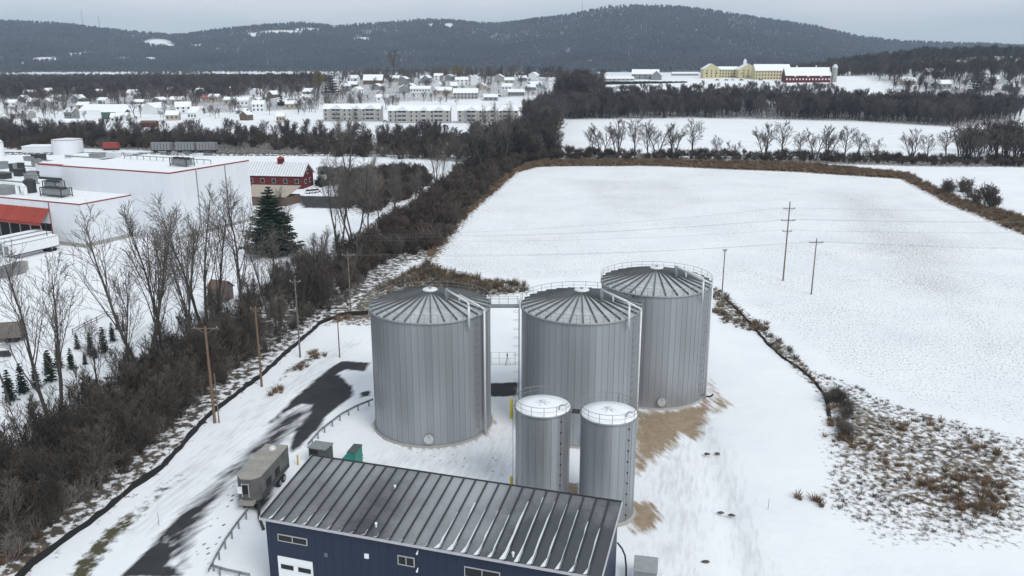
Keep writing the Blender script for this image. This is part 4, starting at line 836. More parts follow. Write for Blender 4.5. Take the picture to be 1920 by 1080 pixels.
p = G(1328, 744); tag(MB().path([Vector((-0.75, 0.25, 0.25)), Vector((-0.4, -0.05, 0.12)), Vector((0, -0.15, 0.08)), Vector((0.4, -0.05, 0.12)), Vector((0.75, 0.3, 0.25))], 0.13, 7).build('rubber_pipe', M['black'], None, False, p), 'short curved black pipe lying on sand beside the rearmost tank', 'pipe')
rk = 0
for px, py, lb in ((1325, 852, 'pair of dark stones on the snow below the sand, left one'), (1345, 851, 'pair of dark stones on the snow below the sand, right one'), (1352, 962, 'thin dark stone on snow left of the marker stake'), (1372, 967, 'small dark stone on snow beside the marker stake'), (1323, 1054, 'small dark stone alone on the snow near the bottom edge')):
    p = G(px, py); rnd = random.Random(rk); rk += 1; mb = MB(); prof = [(0, 0.22), (0.2, 0.18), (0.34, 0.06), (0.3, 0.0)]; mb.lathe(prof, 7)
    mb.v = [(x * rnd.uniform(0.8, 1.6), y * rnd.uniform(0.5, 0.8), z * rnd.uniform(0.8, 1.2)) for x, y, z in mb.v]; tag(mb.build('stone', M['clod'], None, False, p), lb, 'stone', 'stones on the snow')

# ------------------------------------------------------------------ utility poles and wires
def utility_pole(px, py, top, label, arms=((0.6, 2.4),), mt='wood', ang=0.0, r=0.16):
    p = G(px, py); h = ztop(top, p.y); o = thing('utility_pole', label, 'utility pole', p, ang, 'utility poles')
    MB().tube((0, 0, 0), (0, 0, h), r, r * 0.65, 10).build('pole', M[mt], o)
    for dz, wd in arms:
        ar = MB().box((0, 0.17, h - dz), (wd, 0.12, 0.14)).build('crossarm', M[mt], o)
        for k in (-1, 0, 1):
            if wd > 1.2 or k: MB().lathe([(0.07, h - dz + .07), (0.09, h - dz + .16), (0.05, h - dz + .22), (0.08, h - dz + .28), (0, h - dz + .32)], 8, (k * wd * 0.44, 0.17)).build('insulator', M['ceramic'], o)
        MB().beam((0, 0.17, h - dz - 0.7), (wd * 0.35, 0.17, h - dz - 0.07), 0.04, 0.04).beam((0, 0.17, h - dz - 0.7), (-wd * 0.35, 0.17, h - dz - 0.07), 0.04, 0.04).build('brace', M['galv'], o)
    return p, h
q = utility_pole(403, 793, 612, 'nearest brown wooden pole with wide crossarm beside the silt fence', ((0.35, 3.4),), r=0.21)
utility_pole(411, 793, 700, 'short grey pole stub right beside the nearest brown pole', (), 'greywood', r=0.10)
utility_pole(491, 725, 575, 'second brown wooden pole along the silt fence, plain top', ((0.4, 1.6),), r=0.18)
utility_pole(563, 670, 523, 'third grey wooden pole along the silt fence', ((0.5, 1.8),), 'greywood', r=0.15)
utility_pole(637, 670, 590, 'short brown pole in snow just left of the large left tank', (), r=0.11)
A1 = utility_pole(658, 587, 470, 'slim grey pole with low crossarm at the thicket edge left of tanks', ((0.9, 2.4),), 'greywood', r=0.13)
A2 = utility_pole(672, 512, 436, 'tall grey pole farther back among the thicket, taller neighbour behind', ((0.4, 2.2),), 'greywood', r=0.15)
utility_pole(635, 500, 458, 'short grey pole far back in thicket left of the slim grey pole', (), 'greywood', r=0.13)
B0 = utility_pole(1352, 575, 467, 'bare slim pole just right of the rearmost large tank', ((0.3, 0.8),), 'greywood', r=0.14)
B1 = utility_pole(1468, 527, 378, 'tall pole with three crossarms standing out in the snowy field', ((1.6, 2.6), (4.2, 3.2), (6.6, 2.2)), 'greywood', r=0.18)
B2 = utility_pole(1521, 552, 447, 'shorter pole with one crossarm standing out in the snowy field', ((0.9, 3.0),), 'greywood', r=0.15)
def wire(a, b, label, sag=1.2, r=0.016):
    pts = [Vector(a).lerp(Vector(b), k / 16) - Vector((0, 0, sag * 4 * (k / 16) * (1 - k / 16))) for k in range(17)]
    tag(MB().path(pts, r, 3).build('overhead_wire', M['galv']), label, 'wire', 'overhead wires')
for k, off in enumerate((-1.0, 1.0)):
    for dz, nm in ((1.3, 'upper'), (3.9, 'middle'), (6.3, 'lower')):
        if k == 0 or dz == 3.9:
            wire((A2[0].x, A2[0].y + off, A2[1] - 0.2 - dz * 0.2), (B1[0].x + off, B1[0].y, B1[1] - dz), f'{nm} {"near" if k else "far"} overhead wire crossing field to three armed pole')
            wire((B1[0].x + off, B1[0].y, B1[1] - dz), (B1[0].x + 130, B1[0].y + 12 + off, 17 - dz), f'{nm} {"near" if k else "far"} overhead wire leaving three armed pole to the right')
for off, nm in ((-1.3, 'left'), (1.3, 'right')):
    wire((A1[0].x, A1[0].y + off * .5, A1[1] - 0.8), (B2[0].x + off, B2[0].y, B2[1] - 0.6), f'overhead wire to {nm} end of single crossarm pole in field')
    wire((B2[0].x + off, B2[0].y, B2[1] - 0.6), (B2[0].x + 110, B2[0].y - 6 + off, 11.5), f'overhead wire from {nm} end of single crossarm pole toward right edge')
# ------------------------------------------------------------------ factory on the left
FA = math.atan2(29.0, 12.4); FC = (-92.0, 222.0)          # local x runs away from camera along the right wall, local y runs left along the front wall
def clad(parent, x0, x1, y0, y1, h, step, mt):            # wall panels, each its own piece
    mb = {}
    def run(a, b, fixed, axis, sgn):
        n = max(1, round(abs(b - a) / step)); wd = (b - a) / n
        me = MB().lohi((0.015, -0.05, 0), (abs(wd) - 0.015, 0.0, h)).mesh('wall_panel', mt)
        for k in range(n):
            o = put('wall_panel', me, parent)
            if axis == 'x': o.location = (min(a, b) + abs(wd) * k, fixed, 0); o.rotation_euler = (0, 0, 0)
            else: o.location = (fixed, max(a, b) - abs(wd) * k, 0); o.rotation_euler = (0, 0, R(-90))
    run(x0, x1, y0, 'x', -1)                              # right wall, faces -y
    run(y0, y1, x0, 'y', -1)                              # front wall, faces -x
fm1 = thing('cold_store', 'tall white windowless factory block with red roof edge', 'factory', (*FC, 0), FA)
MB().lohi((0.02, 0.02, 0), (31.5, 41, 18.2)).build('core_wall', M['whitewall'], fm1); clad(fm1, 0, 31.5, 0, 41, 18.2, 5.2, M['whitewall'])
MB().lohi((-0.08, -0.10, 18.2), (31.6, 0.12, 18.55)).lohi((-0.10, 0.12, 18.2), (0.12, 41.1, 18.55)).build('roof_edge', M['redtrim'], fm1)
MB().lohi((0.12, 0.12, 18.2), (31.5, 41, 18.5)).build('snowy_roof', M['snow'], fm1)
for yy in (9.6, 21.0): MB().lohi((yy - 0.12, -0.22, 0.3), (yy + 0.12, -0.08, 18.1)).build('downpipe', M['grey'], fm1)
MB().lohi((-0.12, -0.14, 0), (31.5, -0.06, 1.0)).build('plinth', M['concrete'], fm1)
def cooler(parent, x, y, z, lx, ly, h=2.2):
    fr = MB()
    for a in (0, lx):
        for b_ in (0, ly): fr.lohi((x + a - .1, y + b_ - .1, z), (x + a + .1, y + b_ + .1, z + h))
    for zz in (0.5, h): fr.lohi((x, y - .08, z + zz - .1), (x + lx, y + .08, z + zz + .1)).lohi((x, y + ly - .08, z + zz - .1), (x + lx, y + ly + .08, z + zz + .1)).lohi((x - .08, y, z + zz - .1), (x + .08, y + ly, z + zz + .1))
    f = fr.build('rooftop_frame', M['dark'], parent); MB().lohi((x + .25, y + .25, z + .6), (x + lx - .25, y + ly - .25, z + h - .3)).build('unit', M['grey'], f)
    for k in range(3):
        MB().tube((x + lx / 2, y + ly * (k + .5) / 3, z + h - .3), (x + lx / 2, y + ly * (k + .5) / 3, z + h + .25), min(lx, ly / 3) * 0.4, n=12).build('fan', M['dark'], f)
cooler(fm1, 11, 4.5, 18.6, 3.0, 6.0)
pr = MB()
for k in range(14): pr.lohi((19.0, 3 + k * 2.6, 18.6), (19.15, 3.15 + k * 2.6, 19.7))
pr.lohi((18.95, 3, 19.6), (19.2, 38, 19.8)); pr.build('roof_pipe_rack', M['galv'], fm1)
# lower loading block in front
LX = -21.2; LX0 = LX
fm2 = thing('loading_block', 'low white loading block with red awning in front of tall block', 'factory', (FC[0] - 20.3, FC[1] - 9.5, 0), FA)
MB().lohi((0.02, 0.02, 0), (17.2, 58, 11.4)).build('core_wall', M['whitewall'], fm2); clad(fm2, 0, 17.2, 0, 58, 11.4, 4.6, M['whitewall'])
MB().lohi((-0.10, -0.12, 11.4), (17.2, 0.12, 11.70)).lohi((-0.12, 0.12, 11.4), (0.12, 58, 11.70)).build('roof_edge', M['redtrim'], fm2)
MB().lohi((0.12, 0.12, 11.4), (17.2, 58, 11.66)).build('snowy_roof', M['snow'], fm2)
MB().lohi((-0.14, -0.14, 0), (17.2, -0.06, 1.1)).lohi((-0.14, -0.06, 0), (-0.05, 9.5, 1.1)).build('plinth', M['concrete'], fm2)
MB().lohi((-0.20, 11.2, 0.3), (-0.06, 11.4, 11.3)).build('downpipe', M['redtrim'], fm2)
for k in range(24):
    ya = 11.3 + k * 1.0; me = MB().add([(-0.1, 0.02, 9.6), (-0.1, 0.98, 9.6), (-3.2, 0.98, 6.2), (-3.2, 0.02, 6.2), (-0.1, 0.5, 9.78), (-3.2, 0.5, 6.38)], [(0, 4, 5, 3), (4, 1, 2, 5), (0, 3, 2, 1), (3, 5, 2), (0, 1, 4)])
    if k == 0: AWN = me.mesh('awning_sheet', M['redawn'])
    put('awning_sheet', AWN, fm2, (0, ya, 0))
MB().lohi((-3.35, 11.3, 5.6), (-3.2, 35.3, 6.15)).build('awning_fascia', M['redtrim'], fm2)
MB().lohi((-0.12, 11.6, 0.2), (-0.055, 35, 5.6)).build('dock_opening', M['black'], fm2)
for k in range(7): MB().lohi((-3.3, 11.4 + k * 4 - .1, 0), (-3.1, 11.4 + k * 4 + .1, 5.6)).build('awning_post', M['galv'], fm2)
cooler(fm2, 5, 12.5, 11.7, 3.4, 8.0, 2.4)
cooler(fm2, 11, 22, 11.7, 3.0, 5.0, 3.0)
MB().path([(4, 25, 11.7), (4, 25, 14.0), (4, 26, 14.6), (4, 27.5, 14.6), (4, 28.2, 14), (4, 28.2, 11.7)], 0.5, 10).build('white_duct', M['white'], fm2)
MB().tube((8.5, 29, 11.7), (8.5, 29, 15.0), 1.6, n=16).tube((8.5, 29, 15.0), (8.5, 29, 15.6), 1.7, 0.8, 16).build('dark_vent_stack', M['dark'], fm2)
MB().lohi((2, 31, 11.7), (7, 38, 13.8)).build('plant_room', M['grey'], fm2)
# rear factory parts
fm3 = thing('rear_factory_block', 'low snowy roofed factory block behind the loading block, crowded with equipment', 'factory', (FC[0] - 20.3, FC[1] - 9.5, 0), FA)
MB().lohi((17.3, 41.6, 0), (95, 110, 10.4)).build('core_wall', M['whitewall'], fm3); MB().lohi((17.3, 41.6, 10.4), (95, 110, 10.7)).build('snowy_roof', M['snow'], fm3)
MB().lohi((34, 45, 10.7), (48, 58, 15.2)).build('penthouse', M['whitewall'], fm3); MB().lohi((33.9, 44.9, 15.2), (48.1, 58.1, 15.7)).build('penthouse_edge', M['redtrim'], fm3); MB().lohi((34.2, 45.2, 15.7), (47.8, 57.8, 15.9)).build('penthouse_roof', M['snow'], fm3); MB().lohi((33.6, 44.6, 10.7), (48.4, 58.4, 11.4)).build('penthouse_base', M['dark'], fm3)
rn = random.Random(8)
for k in range(46):
    xx, yy = rn.uniform(18, 90), rn.uniform(43, 105)
    if 31 < xx < 50 and 42 < yy < 60: continue
    lx, ly, hh = rn.uniform(1.2, 4), rn.uniform(1.2, 5), rn.uniform(0.8, 3.2)
    MB().lohi((xx, yy, 10.7), (xx + lx, yy + ly, 10.7 + hh)).lohi((xx - .1, yy - .1, 10.7 + hh), (xx + lx + .1, yy + ly + .1, 10.85 + hh)).build('rooftop_unit', M[('grey', 'galv', 'dark', 'whitewall')[k % 4]], fm3)
for k in range(7):
    vx, vy = rn.uniform(20, 60), rn.uniform(44, 80); MB().tube((vx, vy, 10.7), (vx, vy, rn.uniform(12.5, 14.5)), rn.uniform(.3, .7), n=10).build('vent_stack', M['galv'], fm3)
for k in range(5): MB().tube((22 + k * 14, 43, 11.6), (22 + k * 14, 100, 11.6), 0.28, n=6).build('roof_pipe', M['galv'], fm3)
p = T(129, 289); k_ = mpp(p); tk = thing('white_storage_tank', 'squat white cylinder tank with flat snowy top behind the factory roofs', 'tank', p)
MB().lathe([(26 * k_, 0), (26 * k_, 27 * k_), (0, 30 * k_)], 32).build('shell', M['whitewall'], tk, False); ring(MB(), 26.2 * k_, 27 * k_, 0.12, 32).build('rim', M['redtrim'], tk)
for a in range(12): MB().box((26.15 * k_ * math.cos(a * .524), 26.15 * k_ * math.sin(a * .524), 13 * k_), (0.1, 0.2, 26 * k_), a * .524).build('seam', M['white'], tk)
p = T(71, 290); k_ = mpp(p); bx = thing('white_shed', 'long low white flat roofed shed left of the squat white tank', 'shed', p, 0.02); MB().lohi((-28 * k_, 0, 0), (28 * k_, 10, 14 * k_)).build('wall', M['whitewall'], bx); MB().lohi((-28.5 * k_, -.3, 14 * k_), (28.5 * k_, 10.3, 15 * k_)).build('roof', M['snow'], bx)
p = T(0, 295); k_ = mpp(p); tk = thing('white_silo', 'white cylinder silo cut off by the left picture edge', 'silo', p); MB().lathe([(9 * k_, 0), (9 * k_, 28 * k_), (4 * k_, 33 * k_), (0, 34 * k_)], 24).build('shell', M['whitewall'], tk, True); ring(MB(), 9.2 * k_, 27 * k_, 0.1, 24).build('rim', M['galv'], tk)
p = T(207, 283); bx = thing('red_container', 'small dull red container right of the squat white tank', 'container', (p.x, p.y, p.z)); MB().lohi((-4, 0, 1.2), (4, 3, 4.2)).build('body', M['redtrim'], bx); MB().lohi((-4, .5, 0), (4, 2.5, 1.2)).build('chassis', M['dark'], bx)

def semi_trailer(p, ang, label, L_=13.6, mt='white'):
    o = thing('semi_trailer', label, 'trailer', p, ang, 'white semi trailers at the dock')
    MB().lohi((-L_ / 2, -1.28, 1.25), (L_ / 2, 1.28, 4.05)).build('body', M[mt], o); MB().lohi((-L_ / 2, -1.3, 4.05), (L_ / 2, 1.3, 4.12)).build('snowy_top', M['snow'], o)
    MB().lohi((-L_ / 2 - 0.05, -0.75, 1.4), (-L_ / 2, 0.75, 3.6)).build('front_unit', M['grey'], o)
    for s_ in (-1, 1):
        MB().lohi((-L_ / 2, s_ * 1.29 - .02, 1.15), (L_ / 2, s_ * 1.29 + .02, 1.38)).build('side_rail', M['dark'], o); MB().lohi((-L_ / 2, s_ * 1.285 - .02, 3.85), (L_ / 2, s_ * 1.285 + .02, 4.0)).build('top_rail', M['galv'], o)
        for xx in (L_ / 2 - 1.3, L_ / 2 - 2.6): MB().tube((xx, s_ * 0.85, 0.52), (xx, s_ * 1.22, 0.52), 0.52, n=14).build('wheel', M['black'], o)
        MB().tube((-L_ / 2 + 2.5, s_ * .8, 0), (-L_ / 2 + 2.5, s_ * .8, 1.2), 0.09, n=5).build('landing_leg', M['dark'], o)
    MB().lohi((-L_ / 2, -0.5, 1.0), (L_ / 2, 0.5, 1.24)).build('chassis', M['dark'], o)
    return o
A_, B_ = G(18, 492), G(103, 466); fdir = Vector((math.cos(FA), math.sin(FA), 0)); ldir = Vector((-math.sin(FA), math.cos(FA), 0))
base = (A_ + B_) / 2
semi_trailer(base, FA, 'white semi trailer nearest the loading block corner, fully visible')
semi_trailer(base + ldir * 5.0 + fdir * 2.2, FA, 'white semi trailer second from the loading block corner, partly hidden')
semi_trailer(base + ldir * 9.5 + fdir * 3.2, FA, 'white semi trailer third from the corner, at left picture edge')
p = G(93, 472); tag(MB().tube((0, 0, 0), (0, 0, 7.5), 0.10, 0.08, 8).lohi((-.4, -.4, 0), (.4, .4, .7)).lohi((-.7, -.2, 7.3), (.3, .2, 7.5)).build('lamp_post', M['dark'], None, False, p), 'dark lamp post standing in front of the white loading wall', 'lamp post')
p = G(12, 517); bx = thing('grey_container', 'pale grey steel container at left edge below the semi trailers', 'container', p, FA); MB().lohi((-2, -1.4, 0), (4, 4, 2.9)).build('body', M['grey'], bx); MB().lohi((-2, -1.4, 2.9), (4, 4, 3.0)).build('lid', M['snow'], bx)
p = G(39, 507); bx = thing('beige_cabinet', 'beige square cabinet with snowy top beside the grey container', 'cabinet', p, FA); MB().lohi((-1.2, -1.2, 0.15), (1.2, 1.2, 2.3)).build('body', M['tan'], bx); MB().lohi((-1.3, -1.3, 2.3), (1.3, 1.3, 2.45)).build('snowy_lid', M['snow'], bx); MB().lohi((-1.22, -.5, .3), (-1.2, .5, 2.0)).build('door', M['beige'], bx)
p = G(8, 640); o = thing('box_truck', 'grey brown box truck at left edge beside the young spruces', 'truck', p, R(14)); MB().lohi((-6, -1.3, 0.9), (3.2, 1.3, 3.9)).build('cargo_box', M['greywood'], o); MB().lohi((-6.05, -1.35, 3.9), (3.25, 1.35, 4.0)).build('snowy_top', M['snow'], o); MB().lohi((3.2, -1.2, 1.0), (3.26, 1.2, 3.6)).build('rear_door', M['brown'], o); MB().lohi((-6, -1, .6), (3.6, 1, .9)).build('chassis', M['dark'], o)
for xx in (-4.5, 1.0, 2.1):
    for s_ in (-1.05, 1.05): MB().tube((xx, s_ - .15, .5), (xx, s_ + .15, .5), .5, n=12).build('wheel', M['black'], o)
p = G(5, 668); o = thing('farm_implement', 'dark implement lying on snow in front of the box truck', 'implement', p); MB().box((0, 0, .5), (2.6, .8, .8), .2, .7).build('body', M['dark'], o); MB().tube((0.4, -.6, .4), (1.8, -.8, .3), .12, n=6).build('arm', M['dark'], o)
# small shed
p = G(415, 562); o = thing('garden_shed', 'small weathered grey shed in the snow behind the bare trees', 'shed', p, R(-20)); MB().lohi((-1.9, -1.6, 0), (1.9, 1.6, 2.7)).build('wall', M['greywood'], o)
MB().add([(-1.9, -1.6, 2.7), (1.9, -1.6, 2.7), (1.9, 1.6, 2.7), (-1.9, 1.6, 2.7), (-1.9, 0, 4.0), (1.9, 0, 4.0)], [(0, 1, 5, 4), (2, 3, 4, 5), (1, 2, 5), (3, 0, 4)]).build('gable', M['greywood'], o)
for s_ in (-1, 1): MB().add([(-2.2, s_ * 1.9, 2.6), (2.2, s_ * 1.9, 2.6), (2.2, 0, 4.12), (-2.2, 0, 4.12), (-2.2, s_ * 1.9, 2.72), (2.2, s_ * 1.9, 2.72), (2.2, 0, 4.24), (-2.2, 0, 4.24)], [(4, 5, 6, 7), (0, 1, 5, 4), (1, 2, 6, 5), (3, 0, 4, 7), (0, 3, 2, 1)]).build('roof_slope', M['brown'], o)
MB().lohi((1.88, -.5, 0), (1.95, .5, 2.0)).build('door', M['brown'], o)

# ------------------------------------------------------------------ buildings with gable roofs
def gable_house(name, label, cat, p, rz, w_, d, h, rh, wall, roof='snow', win=(0, 0), gwin=0, chimney=False, over=0.4, door=False, group=None, porch=False):
    o = thing(name, label, cat, p, rz, group); x, y = w_ / 2, d / 2       # ridge along local x, front faces -y
    MB().add([(-x, -y, -1), (x, -y, -1), (x, y, -1), (-x, y, -1), (-x, -y, h), (x, -y, h), (x, y, h), (-x, y, h), (-x, 0, h + rh), (x, 0, h + rh)],
             [(0, 1, 5, 4), (2, 3, 7, 6), (1, 2, 6, 9, 5), (3, 0, 4, 8, 7)]).build('wall', M[wall], o)
    rf = MB(); s_ = rh / y
    for sg in (-1, 1):
        a = sg * (y + over); za = h - over * s_
        rf.add([(-x - over, a, za), (x + over, a, za), (x + over, 0, h + rh), (-x - over, 0, h + rh), (-x - over, a, za + .3), (x + over, a, za + .3), (x + over, 0, h + rh + .3), (-x - over, 0, h + rh + .3)],
               [(4, 5, 6, 7), (0, 1, 5, 4), (1, 2, 6, 5), (3, 0, 4, 7), (0, 3, 2, 1)])
    ro = rf.build('roof', M[roof], o)
    if chimney: MB().lohi((x * .3, -.4, h + rh * .5), (x * .3 + .8, .4, h + rh + 1.1)).build('chimney', M['redtrim'], ro)
    nx, nz = win
    for i in range(nx):
        for j in range(nz):
            xx = -x + w_ * (i + .5) / nx; zz = h * (j + .55) / nz; ww = min(1.3, w_ / nx * .5); hh = min(1.5, h / nz * .5)
            f = MB().lohi((xx - ww / 2 - .12, -y - .06, zz - hh / 2 - .12), (xx + ww / 2 + .12, -y + .01, zz + hh / 2 + .12)).build('window', M['frame'], o)
            MB().lohi((xx - ww / 2, -y - .10, zz - hh / 2), (xx + ww / 2, -y - .05, zz + hh / 2)).build('pane', M['glass'], f)
    for sx in (-1, 1):
        for i in range(gwin):
            yy = -y + d * (i + .5) / gwin; MB().box((sx * (x + .03), yy, h * .55), (.08, 1.1, 1.4)).build('gable_window', M['glass'], o)
    if door: MB().lohi((-.6, -y - .08, -.2), (.6, -y, 2.2)).build('door', M['brown'], o)
    if porch: MB().lohi((-x * .6, -y - 2.2, h * .45), (x * .6, -y, h * .45 + .25)).build('porch_roof', M['snow'], o)
    return o
HPOS = []
def hs(px, py, wpx, label, wall='white', d=8, h=5, rh=2.5, rz=0.0, name='house', cat='house', **k):
    p = T(px, py); w_ = wpx * mpp(p); HPOS.append((p.x, p.y, w_)); p.y += d / 2
    return gable_house(name, label, cat, p, rz - math.atan2(p.x, p.y) * 0.0, w_, d, h, rh, wall, **k)
# red gabled building beyond the factory
p = G(530, 352); rb = gable_house('red_barn_shop', 'dark red gabled shop with white ribbed metal roof behind white factory', 'shop', (p.x - 2, p.y + 4, 0), R(-8), 23, 11, 5.2, 3.9, 'redbarn', 'snowdirty', (5, 1), 0, over=0.6)
for k in range(22):
    xx = -11.8 + k * 1.12
    for sg in (-1,): MB().beam((xx, sg * 6.0, 5.18), (xx, 0, 9.44), 0.10, 0.08).build('roof_seam', M['galv'], rb)
MB().lohi((0, -1.0, 8.6), (2.0, 1.0, 10.8)).build('cupola', M['redbarn'], rb); MB().add([(-.3, -1.3, 10.8), (2.3, -1.3, 10.8), (2.3, 1.3, 10.8), (-.3, 1.3, 10.8), (1.0, 0, 11.8)], [(0, 1, 4), (1, 2, 4), (2, 3, 4), (3, 0, 4), (3, 2, 1, 0)]).build('cupola_roof', M['redtrim'], rb)
for yy, zz in ((-2.5, 2.5), (2.0, 2.5), (0, 6.0)): f = MB().lohi((11.45, yy - .9, zz - .9), (11.58, yy + .9, zz + .9)).build('gable_window', M['frame'], rb); MB().lohi((11.56, yy - .65, zz - .65), (11.64, yy + .65, zz + .65)).build('pane', M['glass'], f)
p = G(513, 386); an = thing('tan_annex', 'tan flat walled annex between the big spruce and red gabled shop', 'annex', (p.x - 1, p.y + 4, 0), R(-8)); MB().add([(-9, -4, 0), (6, -4, 0), (8, 4, 0), (-9, 4, 0), (-9, -4, 3.0), (6, -4, 3.0), (8, 4, 3.0), (-9, 4, 3.0)], [(0, 1, 5, 4), (1, 2, 6, 5), (2, 3, 7, 6), (3, 0, 4, 7)]).build('wall', M['brown'], an)
MB().add([(-9.4, -4.4, 3.0), (6.3, -4.4, 3.0), (8.4, 4.4, 5.6), (-9.4, 4.4, 5.6), (-9.4, -4.4, 3.25), (6.3, -4.4, 3.25), (8.4, 4.4, 5.85), (-9.4, 4.4, 5.85)], [(4, 5, 6, 7), (0, 1, 5, 4), (1, 2, 6, 5), (2, 3, 7, 6), (3, 0, 4, 7), (3, 2, 1, 0)]).build('roof', M['tan'], an)
def car(p, rz, paint, label, snowy=True):
    o = thing('parked_car', label, 'car', p, rz, 'parked cars'); MB().lohi((-2.2, -.88, .35), (2.2, .88, .95)).build('body', M[paint], o)
    MB().add([(-1.7, -.82, .95), (1.2, -.82, .95), (1.2, .82, .95), (-1.7, .82, .95), (-1.2, -.7, 1.5), (.5, -.7, 1.5), (.5, .7, 1.5), (-1.2, .7, 1.5)], [(0, 1, 5, 4), (1, 2, 6, 5), (2, 3, 7, 6), (3, 0, 4, 7), (4, 5, 6, 7)]).build('cabin', M['glass'], o)
    MB().lohi((-1.22, -.72, 1.5), (.52, .72, 1.56)).build('roof', M['snow' if snowy else paint], o)
    for xx in (-1.35, 1.35):
        for s_ in (-1, 1): MB().tube((xx, s_ * .7, .33), (xx, s_ * .9, .33), .33, n=12).build('wheel', M['black'], o)
car(G(582, 362), R(60), 'carwhite', 'white car parked in front of the red gable end, left one'); car(G(592, 361), R(65), 'carwhite', 'white car parked in front of the red gable end, right one')
# rail cars
for i, px in enumerate((300, 345, 385)):
    p = T(px, 287); k_ = mpp(p); o = thing('rail_wagon', ('left', 'middle', 'right')[i] + 'most of three grey freight wagons behind the factory roofs'.replace('most', 'most') if i != 1 else 'middle one of three grey freight wagons behind the factory roofs', 'wagon', (p.x, p.y + 3, 0), 0, 'freight wagons'); w_ = 19 * k_
    MB().ext([(-w_, 1.4), (w_, 1.4), (w_ * .98, 5.3), (-w_ * .98, 5.3)], -1.5, 1.5).build('body', M['grey'], o); MB().lohi((-w_, -1.2, .8), (w_, 1.2, 1.4)).build('frame', M['dark'], o)
    for k in range(7): MB().lohi((-w_ * .95 + k * w_ * .31, -1.62, 1.4), (-w_ * .95 + k * w_ * .31 + .2, -1.5, 5.3)).build('rib', M['dark'], o)
    for xx in (-.75, -.55, .55, .75):
        for s_ in (-1, 1): MB().tube((xx * w_, s_ * .7, .45), (xx * w_, s_ * .85, .45), .45, n=10).build('wheel', M['dark'], o)
# railway line
tr = MB(); q0, q1 = G(-300, 287), G(2300, 300)
dv = (q1 - q0).normalized(); nv = Vector((-dv.y, dv.x, 0))
tr.add([q0 - nv * 3.5 + Vector((0, 0, .02)), q1 - nv * 3.5 + Vector((0, 0, .02)), q1 - nv * 1.8 + Vector((0, 0, .8)), q0 - nv * 1.8 + Vector((0, 0, .8)), q1 + nv * 1.8 + Vector((0, 0, .8)), q0 + nv * 1.8 + Vector((0, 0, .8)), q1 + nv * 3.5 + Vector((0, 0, .02)), q0 + nv * 3.5 + Vector((0, 0, .02))], [(0, 1, 2, 3), (3, 2, 4, 5), (5, 4, 6, 7)])
ro = tr.build('railway', mat('ballast', (0.10, 0.095, 0.09), 0.9, second=(0.7, 0.72, 0.74), cover=0.55, scale=0.5)); tag(ro, 'railway line on dark ballast behind the fields', kind='structure')
for s_ in (-1, 1): MB().beam(q0 + nv * s_ * .72 + Vector((0, 0, .88)), q1 + nv * s_ * .72 + Vector((0, 0, .88)), .12, .16).build('rail', M['dark'], ro)

# apartment blocks
def apartments(px0, px1, py, label):
    a, b = T(px0, py), T(px1, py); w_ = (b - a).length; k_ = mpp(a); h = 23 * k_; d = 14.0
    p = (a + b) / 2; p.y += d / 2; o = gable_house('apartment_block', label, 'apartments', p, math.atan2(b.y - a.y, b.x - a.x), w_, d, h, 8 * k_, 'beige', 'snow', (0, 0), group='apartment blocks'); y = d / 2
    for cx, bays in ((-.27, 2), (.08, 1), (.32, 2)):
        bw = 3.4 * bays + 1.2; x0 = cx * w_ - bw / 2
        MB().lohi((x0 - .5, -y - 1.0, -1), (x0 + bw + .5, -y + .05, h)).build('bay', M['beige'], o)
        MB().add([(x0 - .9, -y - 1.4, h), (x0 + bw + .9, -y - 1.4, h), (x0 + bw / 2, -y - 1.4, h + 3.0), (x0 - .9, 0, h), (x0 + bw + .9, 0, h), (x0 + bw / 2, 0, h + 3.0)], [(0, 1, 2), (1, 4, 5, 2), (3, 0, 2, 5)]).build('gable_roof', M['snowdirty'], o)
        for fl in range(3):
            for k in range(bays):
                xa = x0 + .6 + 3.4 * k; za = h * fl / 3 + 1.0; bl = MB().lohi((xa, -y - 1.12, za), (xa + 2.8, -y - 1.02, za + h / 3 * .62)).build('balcony', M['glass'], o)
                MB().lohi((xa, -y - 1.3, za - .2), (xa + 2.8, -y - 1.13, za + .75)).build('balcony_rail', M['frame'], bl)
    for fl in range(3):
        for k in range(12):
            xx = -w_ / 2 + w_ * (k + .5) / 12
            if any(abs(xx - cx * w_) < 3.4 * bays / 2 + 1.6 for cx, bays in ((-.27, 2), (.08, 1), (.32, 2))): continue
            MB().lohi((xx - .55, -y - .07, h * fl / 3 + 1.4), (xx + .55, -y, h * fl / 3 + 2.9)).build('window', M['glass'], o)
apartments(607, 714, 228, 'left block of three beige apartment buildings with snowy gables')
apartments(728, 844, 231, 'middle block of three beige apartment buildings, unobstructed')
apartments(858, 972, 231, 'right block of three beige apartment buildings, half hidden by bare trees')

